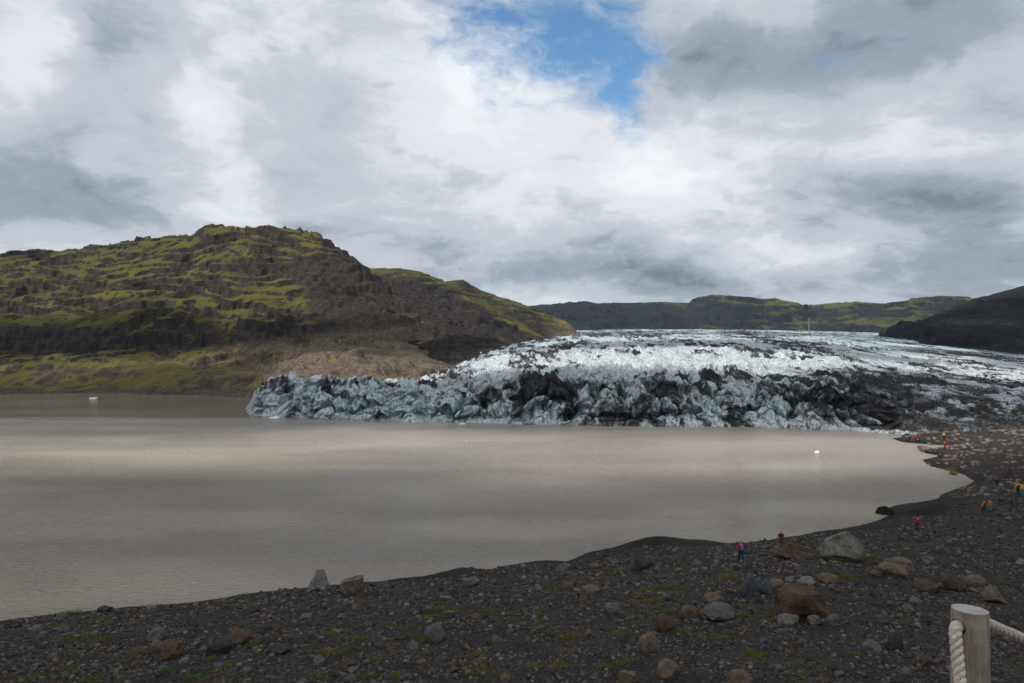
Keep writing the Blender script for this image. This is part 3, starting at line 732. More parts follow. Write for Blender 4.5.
def scatter(name, n, rmin, rmax, power, region, label, seed, colr, sub=2, maxpx=6., ylim=(18, 100), cluster=.4, pal=None, minpx=1.2):
    r = np.random.default_rng(seed)
    temps = []
    for k in range(10):
        co, tr = rock_mesh('g', seed * 7 + k, ['flat', 'angular', 'flat', 'blocky', 'angular'][k % 5], sub, .12)
        temps.append((co, tr))
    X = []; Y = []; Sz = []
    N = n * 6
    # evenly over the picture's reach: denser near, larger far
    d = np.exp(r.uniform(np.log(ylim[0]), np.log(ylim[1]), N))
    u = r.uniform(region[0], region[1], N)
    x = u * d
    s = rmin * (rmax / rmin) ** (r.uniform(0, 1, N) ** power)
    s = s * (.55 + .45 * d / 30.)
    ok = (2 * s * F / d < maxpx) & (2 * s * F / d > minpx)
    sh = shore_s(x, d); ok &= (sh > -.25) & (sand_f(x, d) < .3)
    dn = fbm(x * .22, d * .28, 3, seed + 3)
    ok &= r.uniform(0, 1, N) < np.clip(cluster + dn * 1.6, .05, 1) * sst(.2, 3., sh + .4)
    idx = np.where(ok)[0][:n]
    x = x[idx]; d = d[idx]; s = s[idx]
    z = land_z(x, d)
    cos = []; trs = []; tin = []; off = 0
    tint = r.uniform(0, 1, len(x))
    which = r.integers(0, 10, len(x))
    for k in range(10):
        m = which == k; c = m.sum()
        if not c: continue
        co, tr = temps[k]
        a = r.uniform(0, 6.28, c); ca, sa = np.cos(a), np.sin(a)
        px_ = co[None, :, 0] * ca[:, None] - co[None, :, 1] * sa[:, None]
        py_ = co[None, :, 0] * sa[:, None] + co[None, :, 1] * ca[:, None]
        st = r.uniform(.75, 1.25, (c, 1))
        P = np.stack([px_ * s[m][:, None] + x[m][:, None], py_ * s[m][:, None] + d[m][:, None], co[None, :, 2] * s[m][:, None] * st + z[m][:, None] + s[m][:, None] * .12], -1)
        V = co.shape[0]
        cos.append(P.reshape(-1, 3)); trs.append((tr[None] + (np.arange(c) * V)[:, None, None] + off).reshape(-1, 3)); tin.append(np.repeat(tint[m], V)); off += c * V
    me = tri_mesh(name, np.concatenate(cos), np.concatenate(trs), {'tint': np.concatenate(tin)})
    m_, t = new_mat(name + '_stone')
    cr = t.node('ShaderNodeValToRGB', {0: t.attr('tint')}); cr.color_ramp.interpolation = 'CONSTANT'
    el = cr.color_ramp.elements
    while len(el) > 1: el.remove(el[-1])
    el[0].position = 0; el[0].color = C4(colr[0])
    for i, c in enumerate(colr[1:], 1):
        e = el.new(i / len(colr)); e.color = C4(c)
    nn = t.noise(t.pos, 9, 4, .65)
    t.put(t.b.inputs['Base Color'], t.mix(t.ss(.35, .7, nn, 0, .6), cr.outputs[0], C4((.03, .03, .03))))
    t.b.inputs['Specular IOR Level'].default_value = .06
    t.put(t.b.inputs['Normal'], t.bump(nn, .5, .03))
    return tag(link(name, me, m_), label, kind='stuff')
def build_gravel():
    cg = [(.038, .038, .041), (.075, .074, .075), (.125, .12, .115), (.17, .13, .095), (.028, .028, .030), (.06, .06, .066), (.13, .085, .058), (.21, .20, .19), (.042, .041, .044), (.10, .10, .11)]
    scatter('gravel', 68000, .02, .16, 1.6, (-.95, 1.0), 'loose dark grey gravel covering the slope', 31, cg, sub=1, maxpx=4.2, ylim=(17, 100), cluster=.6, minpx=.9)
    scatter('pebbles', 9400, .06, .26, 1.5, (-.95, 1.0), 'mixed grey and tan pebbles strewn over the slope', 32, cg, sub=2, maxpx=6.6, ylim=(17, 95), cluster=.25, minpx=2.6)
    cb = [(.16, .14, .12), (.22, .18, .15), (.10, .09, .085), (.26, .22, .19), (.07, .065, .06), (.2, .15, .12)]
    scatter('beach_stones', 2600, .14, .75, 1.8, (.42, .86), 'pale rubble stones on the beach below the moraine', 33, cb, sub=2, maxpx=5.5, ylim=(95, 190), cluster=.25, minpx=.8)

# ------------------------------------------------------------------ plants
def build_grass():
    r = np.random.default_rng(5)
    spots = [(856, 558, 12, 2), (846, 561, 8, 1.5), (868, 556, 6, 1.5), (775, 616, 6, 4), (768, 622, 5, 3), (848, 577, 9, 2), (862, 578, 6, 1.5), (800, 556, 9, 2), (730, 577, 14, 3), (714, 583, 7, 3),
             (650, 603, 6, 3), (663, 600, 5, 3), (742, 617, 6, 3), (745, 630, 6, 3), (720, 640, 8, 2), (605, 668, 7, 4), (480, 672, 12, 5), (504, 676, 6, 4), (390, 627, 6, 3), (437, 605, 5, 2), (432, 613, 5, 2),
             (493, 641, 5, 3), (130, 667, 5, 3), (165, 672, 7, 4), (30, 678, 8, 4), (70, 668, 8, 3), (100, 640, 9, 2), (210, 660, 7, 2), (255, 645, 6, 2), (420, 640, 10, 2), (856, 656, 6, 3), (950, 470, 5, 1),
             (560, 640, 5, 2), (570, 652, 5, 2), (540, 618, 8, 2), (690, 570, 6, 1), (610, 575, 9, 1.5), (645, 590, 8, 2), (355, 640, 6, 2), (640, 596, 6, 2), (340, 655, 8, 2)]
    for i in range(46): spots.append((r.uniform(60, 760), r.uniform(588, 680), r.uniform(5, 13), r.uniform(1, 3)))
    co = []; tr = []; tn = []; k = 0
    for (px, py, sx, sy) in spots:
        x, d, z = hit(px, min(py, 682), 14)
        wx = sx / F * d; wy = sx / F * d * 1.2
        nb = int(150 + 22 * sx)
        bx = x + r.normal(size=nb) * wx * .5; by = d + r.normal(size=nb) * wy * .5
        bz = land_z(bx, by)
        hgt = r.uniform(.05, .17, nb) * (d / 30.) ** .5; a = r.uniform(0, 6.28, nb); w = .012 * (d / 25.)
        lean = r.normal(size=(nb, 2)) * .06
        tone = r.uniform(0, 1)
        for i in range(nb):
            cx, sy_ = math.cos(a[i]) * w, math.sin(a[i]) * w
            co += [(bx[i] - cx, by[i] - sy_, bz[i] - .02), (bx[i] + cx, by[i] + sy_, bz[i] - .02), (bx[i] + lean[i, 0], by[i] + lean[i, 1], bz[i] + hgt[i])]
            tr.append((k, k + 1, k + 2)); k += 3
            tn += [tone * .7 + .3 * r.random()] * 3
    me = tri_mesh('grass', np.array(co), np.array(tr), {'tint': np.array(tn)})
    m, t = new_mat('moss_green')
    t.put(t.b.inputs['Base Color'], t.mix(t.attr('tint'), C4((.065, .115, .02)), C4((.21, .165, .05))))
    t.b.inputs['Specular IOR Level'].default_value = .03
    tag(link('grass', me, m), 'sparse green and yellowish tufts between the stones', kind='stuff')

# ------------------------------------------------------------------ people
def skin_mesh(name, V, E, Rr, root=0, sub=1):
    me = bpy.data.meshes.new(name); me.from_pydata(V, E, []); me.update()
    o = bpy.data.objects.new(name, me); col.objects.link(o)
    o.modifiers.new('s', 'SKIN'); sm = o.modifiers.new('d', 'SUBSURF'); sm.levels = sub; sm.render_levels = sub
    o.modifiers['s'].use_smooth_shade = True
    for i, r in enumerate(Rr):
        sv = me.skin_vertices[0].data[i]; sv.radius = (r, r) if not isinstance(r, tuple) else r; sv.use_root = (i == root); 
    dg = bpy.context.evaluated_depsgraph_get(); dg.update()
    out = bpy.data.meshes.new_from_object(o.evaluated_get(dg)); out.name = name
    bpy.data.objects.remove(o); bpy.data.meshes.remove(me)
    return out
POSE = {}
def pose_meshes(pose):
    """body, jacket, trousers, boots for a 1.75 m figure facing +y"""
    if pose in POSE: return POSE[pose]
    st = {'stand': .04, 'walk': .24, 'stride': .34}[pose]
    armo = {'stand': .10, 'walk': .17, 'stride': .22}[pose]
    hip = .10
    LF = [(-hip, 0, .92), (-hip - .01, st * .55, .50), (-hip - .015, st * .75, .09)]
    RF = [(hip, 0, .92), (hip + .01, -st * .15, .50), (hip + .015, -st, .11 + st * .12)]
    def arm(s, sw):
        sh = (s * .19, 0, 1.43); el = (s * (.21 + armo * .75), sw * .35 - .03, 1.16); wr = (s * (.20 + armo * 1.35), sw + .03, .93)
        hd = (s * (.20 + armo * 1.5), sw * 1.1 + .05, .86)
        return sh, el, wr, hd
    LA = arm(-1, -st * .6); RA = arm(1, st * .6)
    V = [(0, 0, .97), (0, -.01, 1.18), (0, 0, 1.40), (0, .01, 1.50), (0, .03, 1.58), (0, .03, 1.66)]
    E = [(0, 1), (1, 2), (2, 3), (3, 4), (4, 5)]; Rr = [(.14, .10), (.12, .09), (.14, .09), .055, .085, .075]
    def chain(par, pts, rads):
        p = par
        for q, r in zip(pts, rads):
            V.append(q); Rr.append(r); E.append((p, len(V) - 1)); p = len(V) - 1
        return p
    for L in (LF, RF): chain(0, L + [(L[2][0], L[2][1] + .14, max(.03, L[2][2] - .06))], [.085, .055, .042, .035])
    # nose and ears
    chain(5, [(0, .118, 1.635)], [.013])
    for s in (-1, 1): chain(5, [(s * .083, .03, 1.64)], [.014])
    for A, s in ((LA, -1), (RA, 1)):
        p = chain(2, list(A[:3]) + [A[3]], [.055, .042, .026, .030])
        b = A[3]
        for k, (o, ln) in enumerate(((-.024, .07), (-.008, .082), (.008, .078), (.023, .062))):
            chain(p, [(b[0] + s * .004, b[1] + o, b[2] - .035), (b[0] - s * .004, b[1] + o, b[2] - ln)], [.0095, .0085])
        chain(p, [(b[0] - s * .012, b[1] + .038, b[2] - .012), (b[0] - s * .018, b[1] + .05, b[2] - .038)], [.010, .009])
    body = skin_mesh('person', V, E, Rr)
    V = [(0, 0, .92), (0, -.01, 1.16), (0, 0, 1.38), (0, .0, 1.50)]; E = [(0, 1), (1, 2), (2, 3)]; Rr = [(.185, .135), (.175, .13), (.19, .125), .075]
    for A in (LA, RA): chain(2, [A[0], A[1], A[2]], [.085, .068, .052])
    jacket = skin_mesh('jacket', V, E, Rr, 1)
    V = [(0, 0, .96)]; E = []; Rr = [(.15, .12)]
    for L in (LF, RF): chain(0, L, [.11, .082, .068])
    trousers = skin_mesh('trousers', V, E, Rr, 0)
    boots = []
    for L in (LF, RF):
        a = L[2]
        V = [(a[0], a[1] - .01, a[2] + .10), (a[0], a[1], a[2] - .02), (a[0], a[1] + .17, a[2] - .045)]; E = [(0, 1), (1, 2)]; Rr = [.062, .062, .045]
        boots.append(skin_mesh('boot', V, E, Rr, 1))
    V = [(0, -.20, 1.02), (0, -.215, 1.22), (0, -.20, 1.42)]
    pack = skin_mesh('backpack', V, [(0, 1), (1, 2)], [(.15, .085), (.155, .095), (.12, .075)], 1)
    V = [(0, .03, 1.69), (0, .03, 1.73)]
    helmet = skin_mesh('helmet', V, [(0, 1)], [.118, .09], 0, 2)
    hair = skin_mesh('hair', [(0, .012, 1.665), (0, .015, 1.70)], [(0, 1)], [.098, .085], 0, 2)
    POSE[pose] = (body, jacket, trousers, boots, pack, helmet, hair)
    return POSE[pose]
CM = {}
def cloth(name, c):
    if name not in CM: CM[name] = simple_mat(name, tuple(k * .7 for k in c), c, 9, .85, .4, .02)
    return CM[name]
COLS = {'red': (.45, .015, .03), 'navy': (.02, .035, .09), 'blue': (.03, .20, .50), 'black': (.012, .012, .014), 'orange': (.62, .13, .01), 'yellow': (.65, .45, .03), 'dark': (.03, .03, .036), 'teal': (.05, .25, .27), 'pink red': (.5, .02, .08), 'maroon': (.16, .03, .03), 'white': (.6, .6, .6), 'khaki': (.12, .10, .07)}
def person(px, ybase, hpx, face, pose, jacket, trousers, label, pack=None, helmet=None, dmax=320., group=None):
    x, d, z = hit(px, ybase, 20, dmax)
    zz = float(land_z(np.array([x]), np.array([d]))[0]); z = max(z, zz)
    body, jk, tr, bt, pk, hm, hr = pose_meshes(pose)
    skin = cloth('skin', (.45, .26, .19))
    def mk(n, me, mat, par):
        o = bpy.data.objects.new(n, me); col.objects.link(o)
        if not me.materials: me.materials.append(mat)
        o.material_slots[0].link = 'OBJECT'; o.material_slots[0].material = mat
        o.parent = par
        return o
    o = mk('person', body, skin, None)
    o.location = (x, d, z - .0); o.rotation_euler = (0, 0, R(face))
    s = min(1.12, max(.86, hpx * d / F / 1.78)); o.scale = (s, s, s)
    mk('jacket', jk, cloth(jacket.replace(' ', '_') + '_cloth', COLS[jacket]), o)
    mk('trousers', tr, cloth(trousers + '_cloth', COLS[trousers]), o)
    for b in bt: mk('boot', b, cloth('boot_leather', (.02, .015, .012)), o)
    if pack: mk('backpack', pk, cloth(pack + '_cloth', COLS[pack]), o)
    if helmet: mk('helmet', hm, cloth(helmet + '_shell', COLS[helmet]), o)
    else: mk('hair', hr, cloth('dark_hair', (.02, .014, .01)), o)
    return tag(o, label, 'person', group)
def build_people():
    p = person(741, 563, 22.5, 5, 'walk', 'red', 'navy', 'person in red jacket with blue backpack walking away left of the huge boulder', 'blue')
    LAND.append((p.location.x, p.location.y, 'person with the blue backpack'))
    person(781, 546.5, 15.5, 170, 'stand', 'black', 'maroon', 'person in dark clothes standing by the water behind the low brown boulder')
    person(917.5, 531, 14.5, -20, 'walk', 'pink red', 'navy', 'person in bright red coat standing on the sand bar near the islet rock', 'red')
    g = 'pair of walkers in orange jackets'
    person(984, 513, 13, 20, 'walk', 'orange', 'black', 'person in orange jacket with black trousers, left one of the orange pair', 'dark', group=g)
    person(990, 512, 12.5, -10, 'stand', 'orange', 'teal', 'person in orange jacket with teal trousers, right one of the orange pair', group=g)
    person(1018.5, 495, 13, -30, 'walk', 'yellow', 'black', 'person in yellow jacket and black trousers at the right photo edge', 'dark')
    person(1022.5, 497, 14, 10, 'stand', 'yellow', 'teal', 'person in yellow jacket and teal trousers cut by the right photo edge')
    person(997, 488, 9.5, 100, 'walk', 'black', 'navy', 'person all in black walking left of the tall dark brown boulder', 'navy')
    person(944, 440.5, 8.5, 10, 'stand', 'yellow', 'black', 'person in yellow jacket on the beach below the moraine', None, 'yellow')
    person(945, 449.5, 8.5, 200, 'stand', 'red', 'maroon', 'person in red jacket in front of the yellow jacket one', 'red')
    person(948.5, 446.5, 7.5, 60, 'stand', 'maroon', 'dark', 'person in maroon jacket right behind the red jacket one')
    person(940, 461.5, 8, 0, 'walk', 'dark', 'dark', 'person in dark grey walking at the edge of the inlet')
    person(959, 460, 8.5, 80, 'walk', 'maroon', 'maroon', 'person in dull maroon clothes right of the inlet walker')
    g = 'party in red jackets at the tip of the beach'
    for i, (px, yb, c, t, w) in enumerate([(906, 441.8, 'pink red', 'navy', 'leftmost and wearing navy trousers'), (909.5, 442, 'navy', 'black', 'the one in a navy jacket'), (913, 442.2, 'red', 'maroon', 'middle one in red with maroon trousers'), (916, 442.2, 'red', 'dark', 'next to last in red with grey trousers'), (919.5, 442, 'maroon', 'black', 'rightmost in a maroon jacket')]):
        person(px, yb, 6.8, 30 * i, 'stand', c, t, 'person in the beach tip party, ' + w, group=g)

# ------------------------------------------------------------------ post and rope
def tube(path, rad, seg=10):
    P = [Vector(p) for p in path]; V = []; Q = []
    up = Vector((.3, .2, 1)).normalized(); N = None
    for i, p in enumerate(P):
        tg = (P[min(i + 1, len(P) - 1)] - P[max(i - 1, 0)]).normalized()
        N = (up - tg * up.dot(tg)).normalized() if N is None else (N - tg * N.dot(tg)).normalized()
        B = tg.cross(N); r = rad if not callable(rad) else rad(i)
        for k in range(seg):
            a = k * 2 * math.pi / seg; V.append(p + (N * math.cos(a) + B * math.sin(a)) * r)
    for i in range(len(P) - 1):
        for k in range(seg): Q.append((i * seg + k, i * seg + (k + 1) % seg, (i + 1) * seg + (k + 1) % seg, (i + 1) * seg + k))
    Q.append(tuple(range(seg))[::-1]); Q.append(tuple((len(P) - 1) * seg + k for k in range(seg)))
    return V, Q
def catmull(pts, n):
    P = [Vector(p) for p in pts]; P = [2 * P[0] - P[1]] + P + [2 * P[-1] - P[-2]]; out = []
    for i in range(1, len(P) - 2):
        for k in range(n):
            t = k / n; a, b, c, d = P[i - 1:i + 3]
            out.append(.5 * ((2 * b) + (c - a) * t + (2 * a - 5 * b + 4 * c - d) * t * t + (3 * b - a - 3 * c + d) * t ** 3))
    out.append(P[-2]); return out
def rope_mesh(pts, rad, pitch=.105):
    C = catmull(pts, 60)
    # even spacing
    L = [0]
    for i in range(1, len(C)): L.append(L[-1] + (C[i] - C[i - 1]).length)
    n = int(L[-1] / .006); A = np.array([tuple(c) for c in C]); s = np.linspace(0, L[-1], n)
    C = [Vector((np.interp(q, L, A[:, 0]), np.interp(q, L, A[:, 1]), np.interp(q, L, A[:, 2]))) for q in s]
    Vs = []; Qs = []; N = None; up = Vector((.2, .9, .3)).normalized(); fr = []
    for i, p in enumerate(C):
        tg = (C[min(i + 1, n - 1)] - C[max(i - 1, 0)]).normalized()
        N = (up - tg * up.dot(tg)).normalized() if N is None else (N - tg * N.dot(tg)).normalized()
        fr.append((N.copy(), tg.cross(N)))
    ph = np.cumsum([(s[1] - s[0]) / (pitch * (1.75 if p.x > 2. else 1.)) * 2 * math.pi for p in C])      # laid slacker on the taut run
    for k in range(3):
        path = []
        for i, p in enumerate(C):
            a = ph[i] + k * 2 * math.pi / 3
            path.append(p + (fr[i][0] * math.cos(a) + fr[i][1] * math.sin(a)) * rad * .57)
        V, Q = tube(path, rad * .435, 12); o = len(Vs); Vs += V; Qs += [tuple(q + o for q in f) for f in Q]
    V, Q = tube(C, rad * .3, 8); o = len(Vs); Vs += V; Qs += [tuple(q + o for q in f) for f in Q]
    me = bpy.data.meshes.new('rope'); me.from_pydata([tuple(v) for v in Vs], [], Qs); me.update()
    return me
def build_fence():
    wood, t = new_mat('weathered_wood')
    g = t.noise(t.mapping(t.obj, (38, 38, 2.2)), 1., 5, .65, .4); g2 = t.noise(t.obj, 9, 4, .6); g3 = t.noise(t.mapping(t.obj, (110, 110, 5)), 1., 3, .6)
    b = t.mix(t.ss(.3, .7, g), C4((.19, .15, .115)), C4((.40, .34, .28)))
    b = t.mix(t.ss(.42, .7, g2, 0, .55), b, C4((.14, .115, .095)))
    b = t.mix(t.ss(.6, .68, g3, 0, .6), b, C4((.07, .05, .04)))
    nz = t.node('ShaderNodeSeparateXYZ', {0: t.node('ShaderNodeNewGeometry').outputs['Normal']}).outputs[2]
    t.put(t.b.inputs['Base Color'], b)
    t.b.inputs['Roughness'].default_value = .8
    t.put(t.b.inputs['Normal'], t.bump(t.math('ADD', g, g3), .5, .006))
    top, tt = new_mat('cut_wood_top')
    rr = tt.node('ShaderNodeTexWave', {'Vector': tt.obj, 'Scale': 22., 'Distortion': 2.5, 'Detail': 3.}, wave_type='RINGS', rings_direction='Z')
    tt.put(tt.b.inputs['Base Color'], tt.mix(tt.ss(.3, .7, tt.noise(tt.obj, 14, 5, .6)), tt.mix(rr.outputs['Fac'], C4((.40, .38, .37)), C4((.50, .48, .46))), C4((.34, .31, .29))))
    def post(loc_xy, ztop, r, slope, hole_dir, hole_drop, label):
        gz = float(land_z(np.array([loc_xy[0]]), np.array([loc_xy[1]]))[0]) - .45
        h = ztop - gz; seg = 64
        bm = bmesh.new(); rings = []
        zs = [0, .2, .4, .5, .6, .7, .8, .85, .9, .94, .97, .99, 1.0]
        for i, f in enumerate(zs):
            ring = []
            for k in range(seg):
                a = k * 2 * math.pi / seg
                wob = 1 + .018 * math.sin(3 * a + 1 + f * 2) + .01 * math.sin(7 * a + f * 5)
                q = r * wob * (1.03 - .03 * f) * (1 - (.035 if f == 1.0 else 0))
                x, y = q * math.cos(a), q * math.sin(a)
                ring.append(bm.verts.new((x, y, h * f - (.0 if f < .99 else 0) + (slope[0] * x + slope[1] * y) * (1 if f > .9 else 0) - (.006 if f == .99 else 0))))
            rings.append(ring)
        for a, b_ in zip(rings, rings[1:]):
            for k in range(seg): bm.faces.new([a[k], a[(k + 1) % seg], b_[(k + 1) % seg], b_[k]])
        bm.faces.new(rings[0][::-1]); bm.faces.new(rings[-1])
        me = bpy.data.meshes.new('post_shaft'); bm.to_mesh(me); bm.free()
        me.materials.append(wood)
        root = empty('wooden_post', (loc_xy[0], loc_xy[1], gz))
        o = bpy.data.objects.new('shaft', me); col.objects.link(o); me.shade_smooth()
        if hole_dir is not None:
            hv = Vector((hole_dir[0], hole_dir[1], hole_dir[2])).normalized()
            c = bpy.data.meshes.new('cut'); bm = bmesh.new(); bmesh.ops.create_cone(bm, cap_ends=True, segments=28, radius1=.034, radius2=.034, depth=.6)
            bm.to_mesh(c); bm.free(); co_ = bpy.data.objects.new('cut', c); col.objects.link(co_)
            co_.matrix_world = Matrix.Translation(Vector((0, 0, h - hole_drop))) @ hv.to_track_quat('Z', 'Y').to_matrix().to_4x4()
            bo = o.modifiers.new('b', 'BOOLEAN'); bo.object = co_; bo.operation = 'DIFFERENCE'; bo.solver = 'EXACT'
            dg = bpy.context.evaluated_depsgraph_get(); dg.update()
            nm = bpy.data.meshes.new_from_object(o.evaluated_get(dg)); o.modifiers.clear(); o.data = nm
            bpy.data.objects.remove(co_)
        sm = o.data
        sm.shade_smooth()
        es = o.modifiers.new('e', 'EDGE_SPLIT'); es.split_angle = R(40)
        o.parent = root
        # sawn end face, a thin disc of paler wood
        bm = bmesh.new(); ra = []; rb = []
        for k in range(seg):
            a = k * 2 * math.pi / seg; wob = 1 + .018 * math.sin(3 * a + 3) + .01 * math.sin(7 * a + 5); q = r * wob * .955
            x, y = q * math.cos(a), q * math.sin(a); zt = slope[0] * x + slope[1] * y
            ra.append(bm.verts.new((x, y, zt - .002))); rb.append(bm.verts.new((x, y, zt + .003)))
        for k in range(seg): bm.faces.new([ra[k], ra[(k + 1) % seg], rb[(k + 1) % seg], rb[k]])
        bm.faces.new(rb); bm.faces.new(ra[::-1])
        me = bpy.data.meshes.new('end'); bm.to_mesh(me); bm.free()
        link('sawn_top', me, top, root, (0, 0, h), smooth=False)
        # nail heads on the shaft
        for a, zz in ((R(-95), h - .075), (R(-75), h - .19)):
            bm = bmesh.new(); bmesh.ops.create_cone(bm, cap_ends=True, segments=12, radius1=.005, radius2=.004, depth=.006)
            me = bpy.data.meshes.new('nail'); bm.to_mesh(me); bm.free()
            n = link('nail', me, simple_mat('nail_steel', (.25, .25, .25), (.4, .4, .4), 30, .4) if 'nail_steel' not in bpy.data.materials else bpy.data.materials['nail_steel'], root, (r * 1.0 * math.cos(a), r * 1.0 * math.sin(a), zz), smooth=False)
            n.rotation_euler = (R(90), 0, a + R(90))
        return tag(root, label, 'post')
    px_, d = 969.5, 3.0
    X0 = (px_ - CX) / F * d
    post((X0, d), 22.322, .0725, (-.03, -.05), (-.945, -.32, .0), .066, 'weathered round wooden fence post with sawn top at bottom right corner')
    post((4.35, 3.9), 22.15, .076, (0, 0), None, 0, 'wooden fence post beyond the right photo edge')
    hz = 22.325 - .066
    def at(px, py, dd): return ((px - CX) / F * dd, dd, CH - (py - CY) / F * dd)
    dirv = Vector((-.945, -.32, 0)).normalized()
    pl = Vector((X0, d, hz))
    path = [Vector((4.30, 3.86, 22.02)), Vector((3.9, 3.78, 21.93)), Vector((3.2, 3.55, 21.90)), Vector(at(1055, 652, 3.36)), Vector(at(1024, 639, 3.26)), Vector(at(1000, 629, 3.15)),
            pl - dirv * .075, pl, pl + dirv * .072, Vector(at(955.5, 634, 2.93)), Vector(at(957, 652, 2.90)), Vector(at(960, 683, 2.85)), Vector(at(965, 740, 2.7)), Vector((1.5, 2.2, 21.75)), Vector((1.25, 1.6, 21.62)), Vector((1.2, 1.0, 21.75))]
    rm, t = new_mat('rope_fibre')
    n = t.noise(t.mapping(t.obj, (70, 70, 70)), 1., 5, .7); n2 = t.noise(t.obj, 12, 3, .6)
    t.put(t.b.inputs['Base Color'], t.mix(t.ss(.35, .7, n2), t.mix(t.ss(.35, .65, n), C4((.34, .29, .245)), C4((.66, .60, .54))), C4((.54, .49, .44))))
    t.put(t.b.inputs['Normal'], t.bump(n, .4, .004)); t.b.inputs['Roughness'].default_value = 1.
    tag(link('rope', rope_mesh(path, .0255, .092), rm), 'thick pale twisted rope threaded through the wooden post', 'rope')

# ------------------------------------------------------------------ floating ice
def build_floes():
    im, t = new_mat('floe_ice')
    n = t.noise(t.obj, 2., 5, .6)
    t.put(t.b.inputs['Base Color'], t.mix(t.ss(.3, .7, n), C4((.6, .72, .76)), C4((.85, .88, .9)))); t.b.inputs['Roughness'].default_value = .4
    for px, py, w, h, sd, lab in [(93.5, 398.5, 11, 1.9, 601, 'small white ice floe drifting before the far left shore'), (275, 418, 14, 1.6, 602, 'flat white ice floe below the left end of the glacier'), (816.5, 452.5, 6, 2.2, 603, 'tiny white ice chip floating on the right part of the lake'), (462, 424, 9, 1.4, 604, 'low ice fragment afloat under the pale blue ice cliff')]:
        x, d = px_at_lake(px, py)
        co, tr = rock_mesh('f', sd, 'angular', 4); co = co / np.abs(co).max(axis=0)
        co = co * np.array([w / F * d / 2, w / F * d * .4, h / F * d])
        tag(link('ice_floe', tri_mesh('ice_floe', co, tr), im, loc=(x, d, 0)), lab, 'ice floe')
    # dark ice tooth on the crest of the tongue is part of the glacier mass

# ------------------------------------------------------------------ air, sky, sun
SUN_AZ, SUN_EL = R(218), R(47)       # azimuth clockwise from the view direction (+y): behind, to the left
SUNV = Vector((math.sin(SUN_AZ) * math.cos(SUN_EL), math.cos(SUN_AZ) * math.cos(SUN_EL), math.sin(SUN_EL)))
def build_haze():
    me = bpy.data.meshes.new('haze'); bm = bmesh.new(); bmesh.ops.create_cube(bm, size=1.); bm.to_mesh(me); bm.free()
    o = link('haze', me, smooth=False); o.scale = (18600, 18600, 250); o.location = (0, 0, 125 - 10.5)
    m = bpy.data.materials.new('thin_haze'); m.use_nodes = True; t = m.node_tree; t.nodes.clear()
    out = t.nodes.new('ShaderNodeOutputMaterial'); v = t.nodes.new('ShaderNodeVolumePrincipled')
    v.inputs['Color'].default_value = (.66, .82, 1, 1); v.inputs['Density'].default_value = .00004; v.inputs['Anisotropy'].default_value = .2
    t.links.new(v.outputs[0], out.inputs['Volume']); me.materials.append(m)
    tag(o, 'thin bluish air over lake, ice and hills', kind='stuff')
